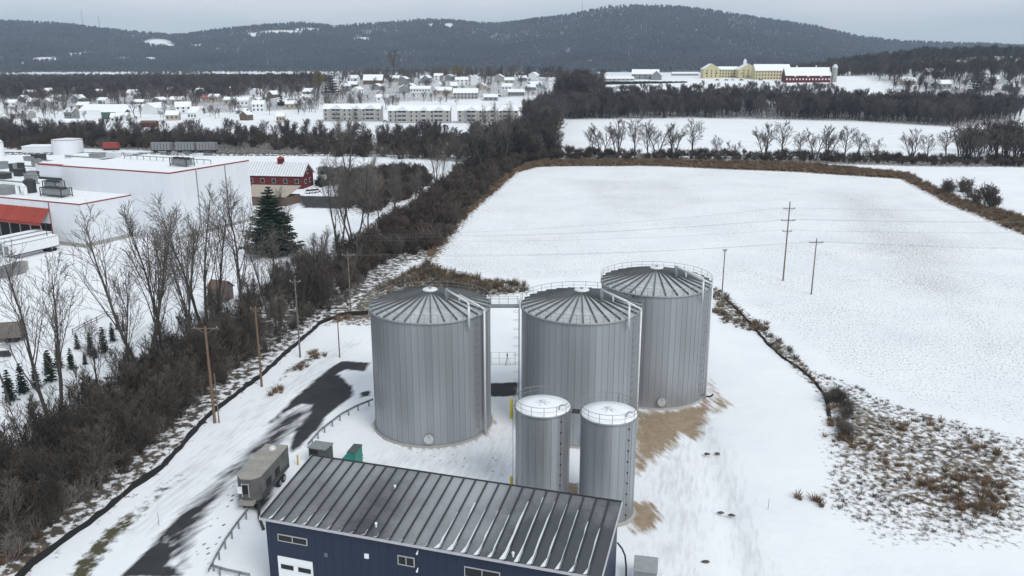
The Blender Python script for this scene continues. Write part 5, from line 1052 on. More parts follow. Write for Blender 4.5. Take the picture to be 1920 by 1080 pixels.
# town on the left
HL = [
 (205, 216, 112, 'long low warehouse with big snowy roof in the left town', 'white', dict(d=26, h=4, rh=4.5, name='warehouse', cat='warehouse')),
 (213, 224, 44, 'green walled shed in front of the snowy warehouse', 'green', dict(d=10, h=6, rh=2, win=(3, 1))),
 (285, 213, 38, 'white gabled shed at the right end of the snowy warehouse', 'white', dict(d=16, h=5, rh=4, rz=R(70), name='shed', cat='shed')),
 (341, 212, 28, 'white gabled house right of the warehouse with dark windows', 'white', dict(d=9, h=5.5, rh=4, win=(3, 2), rz=R(20))),
 (394, 192, 32, 'house with a dull red roof among dark trees', 'beige', dict(roof='redroof', win=(3, 1), d=10, h=4, rh=3)),
 (484, 210, 22, 'white two storey house with dark windows below the spruces', 'white', dict(win=(3, 2), d=8, h=7, rh=3, chimney=True)),
 (105, 192, 16, 'small white roofed house at far left among trees', 'grey', dict(win=(2, 1))),
 (38, 222, 36, 'low house with snowy roof near the left edge', 'tan', dict(win=(3, 1), d=10, h=4)),
 (136, 240, 38, 'long grey shed with snow on roof in left snowfield', 'grey', dict(d=9, h=4, rh=2, name='shed', cat='shed')),
 (227, 227, 22, 'pale green hut with small gable beside the green shed', 'beige', dict(d=8, h=4, rh=2.2, win=(2, 1))),
 (278, 239, 28, 'low dark red shed in the left snowfield', 'redbarn', dict(d=6, h=3.2, rh=1.2, roof='brown', name='shed', cat='shed')),
 (60, 200, 18, 'small grey house half hidden by trees at far left', 'grey', dict(win=(2, 1))),
 (262, 187, 24, 'grey house with snowy roof behind the warehouse', 'grey', dict(win=(3, 1), d=9)),
 (330, 196, 20, 'white roofed cottage behind the white gabled house', 'tan', dict(win=(2, 1))),
 (430, 197, 20, 'beige cottage right of the red roofed house', 'beige', dict(win=(2, 1))),
 (548, 205, 26, 'tan house with snowy roof beside the upper left road', 'tan', dict(win=(3, 1), d=9)),
 (575, 192, 18, 'small white house above the left apartment block', 'white', dict(win=(2, 1))),
 (699, 158, 36, 'brown barn with broad white roof on the town hill', 'brown', dict(d=14, h=4.5, rh=6, name='barn', cat='barn')),
 (648, 172, 18, 'blue grey house left of the brown barn', 'grey', dict(win=(2, 2), h=6, chimney=True)),
 (757, 160, 22, 'dark grey tall house right of the brown barn', 'grey', dict(win=(3, 2), h=7, d=9, chimney=True, rz=R(80))),
 (756, 175, 20, 'slate grey house with two rows of windows', 'grey', dict(win=(3, 2), h=6, rz=R(-80), d=9)),
 (788, 174, 38, 'long white building with snowy roof and a row of windows', 'white', dict(win=(7, 1), d=9, h=4, rh=2.5)),
 (832, 178, 30, 'tan house with hipped look right of the long white building', 'tan', dict(win=(3, 1), d=10, h=4.5, rh=3)),
 (873, 186, 46, 'wide beige building with deep snowy roof above right apartments', 'beige', dict(win=(7, 2), d=14, h=6, rh=4)),
 (865, 160, 24, 'white house with snowy gables under the yellow willow', 'white', dict(win=(3, 2), h=6, rz=R(12))),
 (890, 160, 16, 'narrow tall white house right of the willow', 'white', dict(win=(2, 2), h=8, rh=3, d=8, rz=R(85))),
 (1003, 166, 24, 'light blue house with snowy roof on the open slope', 'bluehouse', dict(win=(3, 1), h=4.5, rz=R(25), d=9)),
 (920, 189, 26, 'grey bungalow with snow roof right of the wide beige building', 'grey', dict(win=(3, 1), d=9, h=3.6)),
 (716, 190, 22, 'white cottage on the slope above the middle apartment block', 'white', dict(win=(2, 1), h=3.6)),
 (155, 205, 22, 'tan cottage with snowy roof behind the left end of warehouse', 'tan', dict(win=(2, 1), h=4)),
 (368, 214, 22, 'brown cabin right of the white gabled house', 'brown', dict(win=(2, 1), h=3.6)),
 (452, 214, 20, 'low grey garage left of the two storey white house', 'grey', dict(win=(2, 1), h=3.2, rh=1.6)),
 (20, 200, 20, 'white cottage near the left edge above the low house', 'white', dict(win=(2, 1), h=4)),
 (800, 156, 18, 'grey gabled house right of the dark tall house on crest', 'grey', dict(win=(2, 2), h=6, rz=R(75))),
 (822, 152, 16, 'white house on the crest left of the willow', 'white', dict(win=(2, 2), h=6)),
 (955, 158, 18, 'beige house on the slope left of the light blue one', 'beige', dict(win=(2, 1), h=4.5)),
 (670, 178, 20, 'white gabled house below the brown barn', 'white', dict(win=(2, 2), h=5.5, rz=R(70))),
 (968, 180, 30, 'long grey building behind the right apartment block', 'grey', dict(win=(6, 1), h=4, d=10)),
 (1212, 149, 50, 'grey house with stepped snowy gables left of the yellow buildings', 'grey', dict(win=(5, 2), d=16, h=6, rh=5, rz=R(-12), chimney=True)),
 (1232, 150, 26, 'front gable wing of the grey house left of yellow buildings', 'grey', dict(win=(2, 1), d=12, h=5, rh=5, rz=R(80))),
 (1156, 152, 66, 'very low long building with white roof behind the dark hedge', 'beige', dict(d=12, h=2.6, rh=2, win=(8, 1))),
 (1285, 142, 50, 'grey row houses with snowy dormers beside yellow buildings', 'grey', dict(win=(6, 2), d=12, h=6, rh=4.5)),
 (1792, 190, 34, 'dark garage with snowy roof on the right slope', 'grey', dict(win=(2, 1), d=10, h=4.5, rh=1.8, name='garage', cat='garage')),
 (1770, 167, 26, 'snow dusted grey house above the dark garage', 'grey', dict(win=(3, 1), d=9, rh=3.5)),
 (1787, 126, 34, 'white roofed house high on the right hill among trees', 'white', dict(win=(3, 2), d=11, h=5, rh=4, rz=R(20))),
 (1652, 186, 40, 'long low tan building in bare trees right of red barn', 'tan', dict(d=9, h=3, rh=2, win=(6, 1))),
]
for px, py, wp, lb, wall, kw in HL: hs(px, py, wp, lb, wall, group='houses of the distant town', **kw)
rt = random.Random(17); ORD = ['first', 'second', 'third', 'fourth', 'fifth', 'sixth', 'seventh', 'eighth', 'ninth', 'tenth', 'eleventh', 'twelfth']
for row, py, xa, xb, n in (('back', 180, 30, 590, 12), ('middle', 196, 20, 570, 11), ('front', 226, 20, 580, 7)):
    for k in range(n):
        px = xa + (xb - xa) * (k + rt.uniform(.2, .8)) / n
        hs(px, py + rt.uniform(-4, 4), rt.uniform(14, 24), f'{ORD[k]} small house from left in the {row} row of the valley town', rt.choice(['white', 'grey', 'tan', 'beige', 'white', 'brown']), d=rt.uniform(7, 10), h=rt.uniform(3.4, 6), rh=rt.uniform(2, 3.6), rz=R(rt.choice([0, 10, -15, 80, 70])), win=(3, 1), chimney=rt.random() < .4, group='small houses of the valley town')
for row, py, xa, xb, n in (('upper', 152, 645, 1035, 9), ('lower', 168, 640, 1030, 8)):
    for k in range(n):
        px = xa + (xb - xa) * (k + rt.uniform(.2, .8)) / n
        hs(px, py + rt.uniform(-3, 3), rt.uniform(13, 22), f'{ORD[k]} small house from left in the {row} row on the town hill', rt.choice(['white', 'grey', 'tan', 'beige', 'white', 'brown']), d=rt.uniform(7, 10), h=rt.uniform(3.6, 6), rh=rt.uniform(2, 3.6), rz=R(rt.choice([0, 10, -15, 80, 70])), win=(3, 1), chimney=rt.random() < .4, group='small houses on the town hill')
for px, py, wp, lb in ((1705, 160, 24, 'tan house with snowy roof among trees on the right hill'), (1748, 142, 20, 'grey house high in the trees left of the white roofed one'), (1862, 156, 24, 'white house with snowy roof near the right hill edge'), (1900, 172, 26, 'grey weathered house at the right picture edge')):
    hs(px, py, wp, lb, 'grey' if 'grey' in lb else 'tan' if 'tan' in lb else 'white', win=(3, 1), d=9, h=4.5, rh=3.2, group='houses of the distant town')
# dark hedge wall
a, b = T(1124, 159), T(1292, 159); hd = thing('hedge', 'long dark clipped hedge below the grey house on the hill', 'hedge', a)
L_ = (b - a).length; rn = random.Random(3); hm = MB()
for k in range(90): x = L_ * k / 90; hm.box((x, rn.uniform(-.6, .6), 1.6), (L_ / 90 * 1.5, rn.uniform(2, 3), rn.uniform(3.4, 4.6)), rn.uniform(-.2, .2), .8)
hm.build('foliage', M['needleblue'], hd)
MB().tube((0, 0, -.5), (0, 0, 3), .2, n=6).build('stem', M['bark'], hd)
# yellow complex, red barn, silo
def wing(px0, px1, py, hpx, rpx, label, d, gable_front=False, wins=(0, 0), nm='yellow_building'):
    a, b = T(px0, py), T(px1, py); w_ = (b - a).length; k_ = mpp(a); p = (a + b) / 2
    if gable_front:
        p.y += d / 2; return gable_house(nm, label, 'building', p, R(90), d, w_, hpx * k_, rpx * k_, 'cream', 'snow', (0, 0), 3)
    p.y += d / 2 + 3; return gable_house(nm, label, 'building', p, 0, w_, d, hpx * k_, rpx * k_, 'cream', 'snow', wins, 0)
g1 = wing(1318, 1349, 147, 17, 9, 'pale yellow gabled building at the left end of the hilltop complex', 16, True)
wing(1348, 1386, 146, 15, 5, 'pale yellow link between the two yellow gabled buildings', 12, False, (7, 3))
g2 = wing(1384, 1420, 147, 16, 10, 'pale yellow gabled building with white cupola', 18, True)
wing(1416, 1484, 150, 17, 11, 'long pale yellow wing with broad snowy roof beside red barn', 16, False, (12, 3))
for g in (g1, g2):
    for zz in (2.5, 5.5, 8.5):
        for yy in (-5, 0, 5):
            f = MB().lohi((-9.15 if g is g2 else -8.15, yy - .6, zz - .8), (-8.9 if g is g2 else -7.9, yy + .6, zz + .8)).build('window', M['glass'], g)
p = T(1407, 147); cu = MB().lohi((6, -1.6, 13), (9.2, 1.6, 18.5)).build('cupola', M['white'], g2); MB().add([(5.6, -2.0, 18.5), (9.6, -2.0, 18.5), (9.6, 2.0, 18.5), (5.6, 2.0, 18.5), (7.6, 0, 22)], [(0, 1, 4), (1, 2, 4), (2, 3, 4), (3, 0, 4)]).build('cupola_roof', M['snowdirty'], cu)
a, b = T(1471, 155), T(1558, 155); k_ = mpp(a); p = (a + b) / 2; p.y += 7
gb = gable_house('red_barn', 'long dark red barn with snow covered roof and white windows', 'barn', p, 0, (b - a).length, 14, 13 * k_, 14 * k_, 'redbarn', 'snow', (0, 0))
for k in range(14):
    xx = -(b - a).length / 2 + (b - a).length * (k + .5) / 14; MB().lohi((xx - .7, -7.1, 2.6), (xx + .7, -7.0, 4.3)).build('window', M['white'], gb)
for k in range(3): xx = -14 + 14 * k; MB().lohi((xx - .9, -7.1, 6.0), (xx + .9, -6.9, 7.6)).build('dormer', M['white'], gb)
for k in (-.22, .2): MB().lohi((k * 50 - .6, -.6, 27 * k_), (k * 50 + .6, .6, 27 * k_ + 2.2)).build('roof_vent', M['white'], gb)
p = T(1563, 154); k_ = mpp(p); si = thing('farm_silo', 'grey farm silo with pale dome at the right end of red barn', 'silo', p); MB().lathe([(5 * k_, -1), (5 * k_, 26 * k_)], 20).build('shell', M['concrete'], si, True); MB().lathe([(5.1 * k_, 26 * k_), (4.4 * k_, 29 * k_), (2.5 * k_, 31.5 * k_), (0, 32.5 * k_)], 20).build('dome', M['snowdirty'], si, True)
for j in range(6): ring(MB(), 5.08 * k_, 3 + j * 3.4, 0.06, 20).build('hoop', M['galv'], si)
car(T(1832, 190), 0.1, 'carblack', 'black car parked on the snowy right slope by the garage', False); car(T(1440, 157), 0.0, 'carwhite', 'white car parked below the yellow wing on the hill')
for i, px in enumerate((1345, 1362, 1374, 1390, 1426)): car(T(px, 151), 0.05 * i, ('carred', 'grey', 'carwhite', 'carblack', 'grey')[i], ('first', 'second', 'third', 'fourth', 'fifth')[i] + ' from left of the cars parked before the yellow buildings')
car(T(835, 238), 0.3, 'carblack', 'dark car on the snow below the right apartment block', False); car(T(722, 229), 0.0, 'carwhite', 'white car between the left and middle apartment blocks')
car(T(922, 181), 0, 'carwhite', 'white car beside the grey bungalow in town'); car(T(936, 181), 0, 'carblack', 'black car beside the grey bungalow in town')
# radio masts on the skyline
for px, top, lb in ((155, 18, 'tall thin radio mast on the left skyline hill'), (186, 30, 'shorter thin radio mast on the left skyline hill'), (1091, 0, 'thin radio mast on the skyline left of the summit')):
    s_ = (px - 960) / FPX; y = 5150.0; x = s_ * (y * cP + (CAM_H - 250) * sP); z = float(hill_h(np.array([x]), np.array([y]))[0]); h = ztop(top, y) - z
    o = thing('radio_mast', lb, 'mast', (x, y, z - 3), 0, 'radio masts'); MB().tube((0, 0, 0), (0, 0, h + 3), 1.6, 1.0, 6).build('mast', M['galv'], o)
    for k in range(3): MB().tube((0, 0, h * (.4 + .25 * k)), (6, 0, h * (.4 + .25 * k)), .5, n=4).build('antenna', M['galv'], o)
# ------------------------------------------------------------------ individual trees
def place(pool, i, px, py, top, label, name='bare_tree', group=None, ref=24, fn=G, wide=1.0, extra_rot=None):
    p = fn(px, py); h = (ztop(top, p.y) - p.z) * 1.10
    return tree(pool[i % len(pool)], name, label, p, h, ref, (i * 2.39) % 6.28 if extra_rot is None else extra_rot, group, wide=wide)
NEAR = [  # px, base, top, template, label
 (112, 838, 500, 1, 'forked bare tree in front of the young spruces, leftmost tall one'),
 (240, 770, 520, 2, 'leaning slender bare tree between forked tree and tall clump'),
 (275, 720, 398, 3, 'widest of the tall bare trees, many stems, over the thicket'),
 (312, 705, 395, 0, 'tall straight bare tree just right of the widest many stemmed one'),
 (350, 690, 420, 2, 'thin bare tree with narrow crown behind the nearest brown pole'),
 (392, 660, 365, 3, 'tall bare tree with multiple stems left of the garden shed'),
 (372, 675, 450, 0, 'shorter bare tree tucked beside the tall one left of the shed'),
 (455, 640, 352, 0, 'single slim bare tree right of the garden shed'),
 (505, 600, 440, 1, 'low bare tree in thicket below the big spruce'),
 (540, 480, 360, 2, 'bare sapling close against the right side of the big spruce'),
 (640, 500, 310, 1, 'bare tree with spreading stems right of the big spruce'),
 (665, 470, 295, 3, 'broad bare tree in front of the brown parking lot thicket'),
 (690, 455, 300, 0, 'slim bare tree next to broad one before the parking lot'),
 (715, 432, 310, 2, 'bare tree fourth along the row below the parking lot'),
 (742, 420, 315, 1, 'bare tree fifth along the row below the parking lot'),
 (775, 400, 320, 0, 'bare tree sixth along the row below the parking lot'),
 (820, 368, 262, 3, 'tall bare tree alone in front of the snowy gap left of field corner'),
 (652, 330, 215, 1, 'olive tinged bare tree before the left apartment block'),
 (905, 320, 205, 3, 'large bare tree in front of the right apartment block, left one'),
 (945, 312, 200, 1, 'large bare tree in front of the right apartment block, right one'),
 (860, 345, 250, 2, 'bare tree at the hedge bend left of the big field'),
 (20, 760, 560, 2, 'sparse bare tree at the left picture edge'),
 (185, 775, 600, 0, 'sparse young bare tree between the spruces and thicket'),
 (590, 560, 430, 3, 'low many stemmed bare tree at mid thicket'),
]
for i, (px, py, tp, k, lb) in enumerate(NEAR): place(TALL, k, px, py, tp, lb, 'bare_tree', 'bare trees of the left thicket', extra_rot=i * 1.7, wide=1.05)
ords = ['first', 'second', 'third', 'fourth', 'fifth', 'sixth', 'seventh', 'eighth', 'ninth', 'tenth', 'eleventh', 'twelfth', 'thirteenth', 'fourteenth', 'fifteenth', 'sixteenth', 'seventeenth', 'eighteenth', 'nineteenth', 'twentieth', 'twenty first', 'twenty second', 'twenty third', 'twenty fourth', 'twenty fifth', 'twenty sixth', 'twenty seventh', 'twenty eighth']
HED = [(1108, 238), (1128, 233), (1156, 228), (1190, 231), (1215, 232), (1232, 230), (1262, 236), (1296, 232), (1340, 258), (1374, 262), (1432, 236), (1466, 236), (1500, 250), (1528, 238), (1552, 240), (1582, 244), (1606, 250), (1634, 256), (1708, 246), (1738, 258), (1772, 246), (1800, 225), (1830, 248), (1850, 246), (1876, 250), (1902, 240)]
for i, (px, tp) in enumerate(HED): place(ROUND, i, px, 296 + (px - 1100) * .012, tp, f'{ords[i]} bare tree from left in hedgerow behind the big field', 'hedgerow_tree', 'hedgerow trees behind the big field', 15, wide=1.05)
p = G(512, 478); tree(SPRUCE_BIG, 'spruce_tree', 'large dark green spruce standing in front of the white factory', p, ztop(348, p.y), 17, 0.4, wide=1.02)
SP = [(20, 752, 692), (44, 738, 680), (69, 728, 680), (97, 716, 655), (90, 700, 660), (135, 692, 652), (146, 655, 624), (160, 684, 660), (172, 668, 622), (180, 672, 648), (196, 662, 612), (212, 640, 604), (222, 618, 590), (232, 622, 600), (112, 690, 645)]
for i, (px, py, tp) in enumerate(sorted(SP)): p = G(px, py); tree(SPRUCE_SMALL[i % 2], 'young_spruce', f'{ords[i]} young green spruce from the left in the planted rows', p, ztop(tp, p.y), 4, i * 1.1, 'young planted spruces')
FC_ = [(624, 178, 134, 'p', 'broad dark evergreen at the left end of the town hill'), (612, 176, 142, 's', 'dark evergreen just left of the broad one on the town hill'), (402, 178, 150, 's', 'pointed dark spruce behind the red roofed house'), (385, 178, 158, 's', 'shorter pointed spruce left of the pointed one behind red roof'), (528, 200, 160, 's', 'pointed dark spruce in the middle of the left town'), (940, 150, 122, 'p', 'round topped dark pine on the town skyline'), (1603, 128, 97, 's', 'left pointed spruce right of the farm silo'), (1620, 128, 102, 's', 'middle shorter spruce right of the farm silo'), (1637, 128, 97, 's', 'right pointed spruce right of the farm silo'), (1595, 132, 112, 'p', 'low dark pine beneath the pointed spruces by the silo'), (1690, 124, 104, 'p', 'dark pine on the right hill left of white roofed house'), (1738, 122, 100, 's', 'dark spruce on right hill beside the white roofed house'), (1830, 175, 130, 'p', 'tall dark pine right of the garage on the slope'), (1858, 172, 125, 's', 'dark spruce right of tall pine on the slope'), (115, 165, 142, 's', 'dark spruce standing in the far left valley wood'), (450, 140, 128, 's', 'small far spruce on the valley skyline')]
for i, (px, py, tp, k, lb) in enumerate(FC_): p = T(px, py); tree(SPRUCE_FAR if k == 's' else PINE_FAR, 'evergreen_tree', lb, p, ztop(tp, p.y) - p.z, 18 if k == 's' else 16, i, 'distant evergreens')
for px, py, tp, lb in ((857, 152, 121, 'yellowish willow crown above the town houses'), (597, 172, 132, 'olive willow beside the broad dark evergreen')):
    p = T(px, py); tr_, cr_ = bare_tree(int(px), 16, .4, limbs=13, sub=7, twigs=5, vase=.2, first=.1, twig_r=.12, spread=1.35); o = thing('willow_tree', lb, 'tree', p, 0); o.scale = ((ztop(tp, p.y) - p.z) / 16,) * 3
    tr_.build('trunk', M['bark'], o); cr_.build('crown', M['willow'], o)
p = T(740, 150); tree(ROUND[3], 'bare_tree', 'tall reddish bare tree above the town skyline', p, ztop(94, p.y) - p.z, 15, 1)

# ------------------------------------------------------------------ thickets and far woods (stuff)
rnd = random.Random(99); random.seed(4)
def pts_in(poly, n, s0, s1, fn_h=True, unit=1.0):
    clear = lambda x, y: y < 500 or not any(abs(x - a) < w_ / 2 + 3 and b - 38 < y < b + 14 for a, b, w_ in HPOS)     # no trunk stands in a house or its front yard
    return [(x, y, Hs(x, y) - 0.05, rnd.uniform(s0, s1) * unit, rnd.uniform(0, 6.28)) for x, y in in_poly(poly, n, rnd) if clear(x, y)]
thick = P2([(15, 1060), (70, 1012), (212, 905), (265, 868), (320, 812), (374, 758), (480, 680), (585, 596), (650, 570), (690, 530), (690, 470), (640, 480), (560, 508), (470, 570), (330, 655), (220, 735), (100, 800), (0, 880), (-250, 1060)])
inner = P2([(-100, 1080), (0, 1060), (150, 950), (255, 860), (370, 745), (480, 665), (480, 610), (330, 690), (220, 780), (100, 850), (0, 900), (-250, 1080)])
b1 = pts_in(thick, 330, 1.3, 3.3) + pts_in(inner, 260, 1.6, 4.0)
tag(scatter('thicket', 'dense brown leafless thicket filling the strip left of the silt fence', b1, BUSH), kind='stuff')
scatter('thicket_saplings', 'thin bare saplings rising out of the left thicket', pts_in(thick, 150, .55, 1.15) + pts_in(inner, 90, .5, 1.0), SAP)
hedge = P2([(640, 560), (700, 500), (770, 480), (812, 470), (880, 396), (930, 340), (985, 306), (1045, 300), (1045, 286), (930, 290), (860, 320), (800, 375), (720, 425), (640, 480)])
scatter('hedge_thicket', 'dark leafless hedge thicket along the left edge of the big field', pts_in(hedge, 760, 2.0, 4.6), BUSHFAR)
scatter('parking_thicket', 'brown scrub beside the parking lot behind the red gabled shop', pts_in(P2([(640, 388), (640, 335), (700, 322), (790, 322), (810, 345), (760, 380), (690, 402)]), 260, 2.5, 4.5), BUSHFAR)
scatter('rail_thicket', 'dark leafless scrub along the railway line', pts_in(P2([(1050, 300), (1500, 304), (2000, 314), (2000, 300), (1500, 290), (1050, 284)]), 420, 1.4, 3.4) + pts_in(P2([(-250, 285), (480, 276), (640, 296), (860, 300), (1050, 300), (1050, 282), (860, 262), (640, 262), (480, 262), (200, 252), (-250, 246)]), 700, 3.0, 6.0), BUSHFAR)
def woods(name, label, poly, n, s0, s1, meshes): return scatter(name, label, pts_in(poly, n, s0, s1), meshes)
woods('valley_strip_wood', 'bare trees along the railway behind the factory', P2([(-200, 270), (200, 276), (480, 280), (640, 282), (860, 290), (1050, 292), (1050, 278), (860, 262), (640, 262), (480, 262), (200, 252), (-200, 246)]), 240, .5, .85, FAR)
woods('back_wood', 'dark bare wood behind the narrow second snowfield', PT([(1055, 224), (1300, 221), (1600, 226), (1780, 236), (1915, 225), (1915, 205), (1600, 200), (1300, 197), (1055, 200)]), 900, .75, 1.2, FAR)
woods('centre_wood', 'tall dark bare wood in the middle of the picture', PT([(1040, 270), (1060, 225), (1130, 222), (1130, 170), (1060, 165), (1040, 200), (990, 240), (990, 285)]), 240, .9, 1.4, FAR)
woods('centre_hedge_wood', 'dark bare trees where hedge and railway meet', P2([(880, 330), (960, 312), (1050, 296), (1050, 262), (960, 262), (880, 290)]), 120, .7, 1.1, FAR)
woods('valley_wood', 'wide dark bare wood across the valley on the left', PT([(-150, 194), (150, 192), (420, 190), (600, 176), (620, 152), (400, 147), (100, 148), (-150, 149)]), 4600, .55, 1.05, VFAR)
woods('far_valley_wood', 'thin dark lines of far valley woods below the hills', PT([(-150, 142), (30, 142), (60, 138), (250, 138), (260, 142), (380, 142), (400, 137), (640, 138), (1100, 134), (1100, 131), (600, 132.5), (380, 135), (240, 134), (100, 136), (-150, 136)]), 1500, .5, 1.0, VFAR)
woods('town_trees', 'scattered bare trees between the town houses', PT([(-100, 235), (300, 232), (600, 215), (1040, 180), (1040, 155), (700, 145), (600, 165), (300, 185), (-100, 190)]), 1150, .4, 1.0, TOWN)
woods('town_crest_wood', 'bare trees behind the houses along the town hill crest', PT([(640, 146), (800, 142), (1000, 148), (1060, 150), (1060, 140), (900, 136), (640, 138)]), 500, .7, 1.2, VFAR)
woods('right_hill_wood', 'dark bare wood covering the hill at far right', RHILL, 1900, .5, 1.15, FAR)
woods('right_crest_wood', 'bare trees on the skyline crest at right', np.array([(330, 1060), (480, 1180), (700, 1380), (1100, 1380), (1100, 1560), (600, 1500), (330, 1250)], float), 700, .8, 1.4, VFAR)
woods('centre_tall_wood', 'tallest dark bare trees at the top of the middle wood', PT([(1048, 205), (1105, 205), (1105, 182), (1048, 182)]), 45, 1.4, 2.0, FAR)
woods('right_edge_wood', 'dark bare trees closing the hedgerow at the right edge', P2([(1785, 304), (1990, 310), (1990, 286), (1795, 284)]), 50, .7, 1.2, FAR)
woods('slope_scrub', 'loose scrub on the snowy slope below the yellow buildings', PT([(1130, 190), (1300, 186), (1560, 188), (1560, 166), (1300, 168), (1130, 172)]), 300, .3, .6, FAR)
scatter('right_scrub', 'thin sapling scrub beside the brown strip at right', pts_in(P2([(1760, 352), (1860, 360), (1870, 395), (1800, 378), (1740, 345)]), 16, 3, 5), BUSHFAR)
YS = [bush(91, 30, 7, 0.03, 'needleblue'), bush(92, 30, 7, 0.03, 'grey')]
scatter('yard_shrubs', 'dark rounded stock heaped in the yard right of the red shop', pts_in(P2([(592, 352), (650, 346), (655, 322), (600, 320)]), 90, 1.2, 2.3), YS)
scatter('edge_shrubs', 'dark leafless shrubs at the left edge of the weedy ground', pts_in(P2([(1550, 740), (1590, 745), (1600, 830), (1570, 845), (1556, 800)]), 34, .9, 1.8), BUSH)
# hill forest
hp_ = []
Xr = np.random.RandomState(5); n0 = 75000
s_ = Xr.uniform(-.78, .78, n0); Y = 3150 + (5350 - 3150) * Xr.uniform(0, 1, n0); X = s_ * Y; Z = hill_h(X, Y); cl = clearing(X, Y, Z); dn = vnoise(X, Y, 1 / 160, 2)
keep = (cl < .3) & (1.3 * dn + Xr.uniform(-.5, .5, n0) > -.40) & (Z > 2)
def puff(seed):
    r_ = random.Random(seed); mb = MB(); pr = [(0.9, 0), (3.6, 4), (4.2, 8), (2.8, 12), (0, 15)]; n = 6; vs_ = []
    for rr, z in pr:
        for i in range(n): a = 6.283 * i / n; q = rr * r_.uniform(.55, 1.35); vs_.append((q * math.cos(a), q * math.sin(a), z + r_.uniform(-1.4, 1.4)))
    fs = [(k * n + i, k * n + (i + 1) % n, (k + 1) * n + (i + 1) % n, (k + 1) * n + i) for k in range(4) for i in range(n)]
    return mb.add(vs_, fs).mesh('hill tree', M['hillwood'])
hp_ = [(float(x), float(y), float(z) - 1, random.uniform(.7, 1.35), random.uniform(0, 6)) for x, y, z in zip(X[keep], Y[keep], Z[keep])]
scatter('hill_forest', 'leafless forest covering the far hills', hp_, [puff(i) for i in range(4)])

# ------------------------------------------------------------------ low weeds (stuff)
def tuft(seed, mt, n=26, r=.03, spread=.8, h=1.0):
    r_ = random.Random(seed); mb = MB()
    for k in range(n):
        a = r_.uniform(0, 6.28); ln = r_.uniform(.1, spread); p = Vector((math.cos(a), math.sin(a), 0)) * r_.uniform(0, .35); t = p + Vector((math.cos(a) * ln, math.sin(a) * ln, h * r_.uniform(.4, 1.0)))
        m_ = p.lerp(t, .55) + Vector((0, 0, .12)); mb.tube(p, m_, r, r * .8, 3, False); mb.tube(m_, t, r * .8, r * .3, 3, False)
    return mb.mesh('tuft', M[mt])
CL = [tuft(1, 'clod'), tuft(2, 'clod', 20), tuft(3, 'reed', 22)]; DG = [tuft(4, 'deadgrass', 46, .03, .7, 1.2), tuft(5, 'deadgrass', 40, .03, .9, 1.0)]; RD = [tuft(6, 'reed', 30, .03, .6, 1.3), tuft(7, 'deadgrass', 26, .03, .5, 1.2)]
weedp = P2([(1505, 690), (1560, 706), (1700, 766), (1925, 826), (2100, 870), (2100, 1000), (1925, 1002), (1750, 1005), (1610, 985), (1545, 940), (1558, 850), (1555, 780)])
scatter('weeds', 'dark weed stubble poking through snow on the right', pts_in(weedp, 1100, .2, .55), CL)
strip = P2([(1330, 545), (1345, 540), (1400, 588), (1440, 618), (1520, 690), (1546, 742), (1480, 684), (1425, 630), (1350, 604)])
corner = P2([(705, 545), (800, 492), (830, 507), (900, 522), (985, 532), (995, 546), (900, 556), (760, 556)])
scatter('edge_weeds', 'dry weeds along the field corner and ditch line', pts_in(strip, 170, .4, 1.0) + pts_in(corner, 420, .6, 1.5), RD + CL)
scatter('brown_grass_band', 'russet dead grass band round the far edge of the big field', pts_in(P2([(812, 488), (880, 402), (970, 324), (1010, 313), (1200, 310), (1500, 322), (1690, 335), (1780, 383), (1930, 443), (2100, 500), (2100, 470), (1930, 410), (1800, 374), (1700, 324), (1500, 306), (1200, 299), (1000, 301), (930, 338), (865, 402), (800, 484)]), 2600, .8, 1.6), DG + RD)
bg_ = []
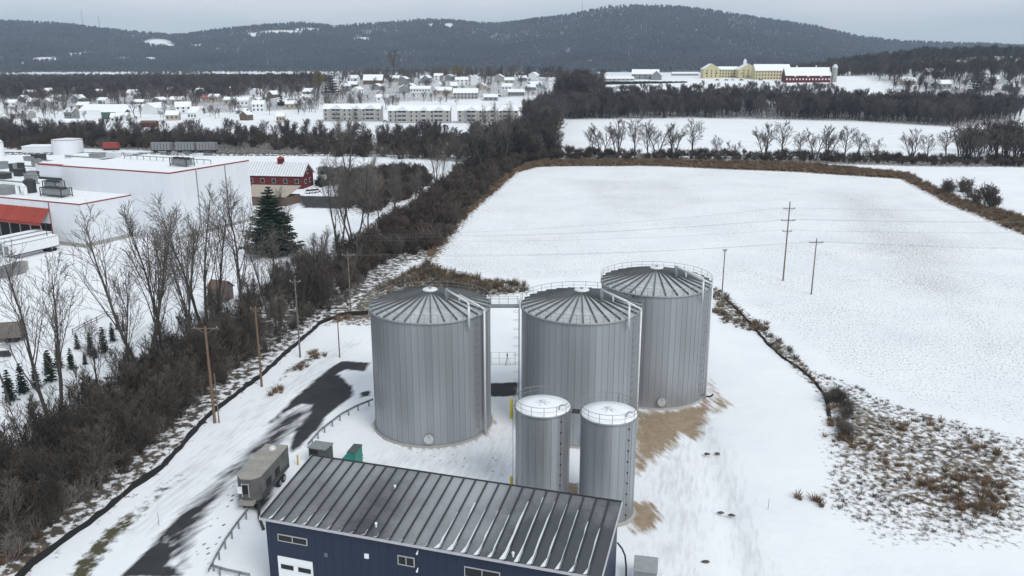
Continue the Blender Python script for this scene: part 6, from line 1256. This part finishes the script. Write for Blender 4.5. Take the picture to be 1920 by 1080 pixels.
for px, py, n in ((1750, 915, 10), (1790, 930, 8), (1795, 945, 8), (1835, 955, 12), (1850, 945, 8), (1870, 925, 8), (1675, 875, 6), (1685, 800, 6), (1580, 770, 10), (1575, 800, 12), (1585, 830, 10), (1620, 835, 6), (1735, 790, 6), (1830, 840, 5), (1810, 900, 6), (1840, 895, 6), (1508, 938, 6), (1345, 585, 8), (1415, 612, 8), (560, 690, 8), (590, 665, 8), (520, 735, 6), (635, 600, 10), (20, 1050, 10), (60, 1015, 8)):
    q = G(px, py)
    for k in range(n): bg_.append((q.x + rnd.gauss(0, .9), q.y + rnd.gauss(0, 1.0), 0, rnd.uniform(.5, 1.0), rnd.uniform(0, 6)))
scatter('grass_clumps', 'russet dead grass clumps standing out of the snow', bg_, DG)
# wooden rail fence by the young spruces
def rail_fence(px, label):
    pts = [G(*q) for q in px]; b = pts[0].copy(); o = thing('rail_fence', label, 'fence', b)
    for q, r_ in zip(pts[:-1], pts[1:]):
        n = max(1, round((r_ - q).length / 3))
        for k in range(n): u = q.lerp(r_, k / n) - b; MB().box(u + Vector((0, 0, .6)), (.13, .13, 1.2)).build('post', M['greywood'], o)
        for z in (.55, 1.0): MB().beam(q - b + Vector((0, 0, z)), r_ - b + Vector((0, 0, z)), .06, .12).build('rail', M['greywood'], o)
rail_fence([(137, 628), (160, 615), (182, 605), (202, 594), (240, 600)], 'weathered wooden rail fence behind the young spruces')
# ------------------------------------------------------------------ haze
hz = MB().lohi((-9000, -300, -6), (9000, 8600, 420)).build('haze', None)
hz.data.materials.clear(); hm_ = bpy.data.materials.new('haze'); hm_.use_nodes = True; t = hm_.node_tree; t.nodes.clear()
o_ = t.nodes.new('ShaderNodeOutputMaterial'); pv = t.nodes.new('ShaderNodeVolumePrincipled'); pv.inputs['Color'].default_value = (0.62, 0.79, 1.0, 1); pv.inputs['Density'].default_value = 8.5e-5; pv.inputs['Anisotropy'].default_value = 0.0
t.links.new(pv.outputs[0], o_.inputs['Volume']); hz.data.materials.append(hm_); tag(hz, 'pale winter haze in the air over the valley', kind='stuff')
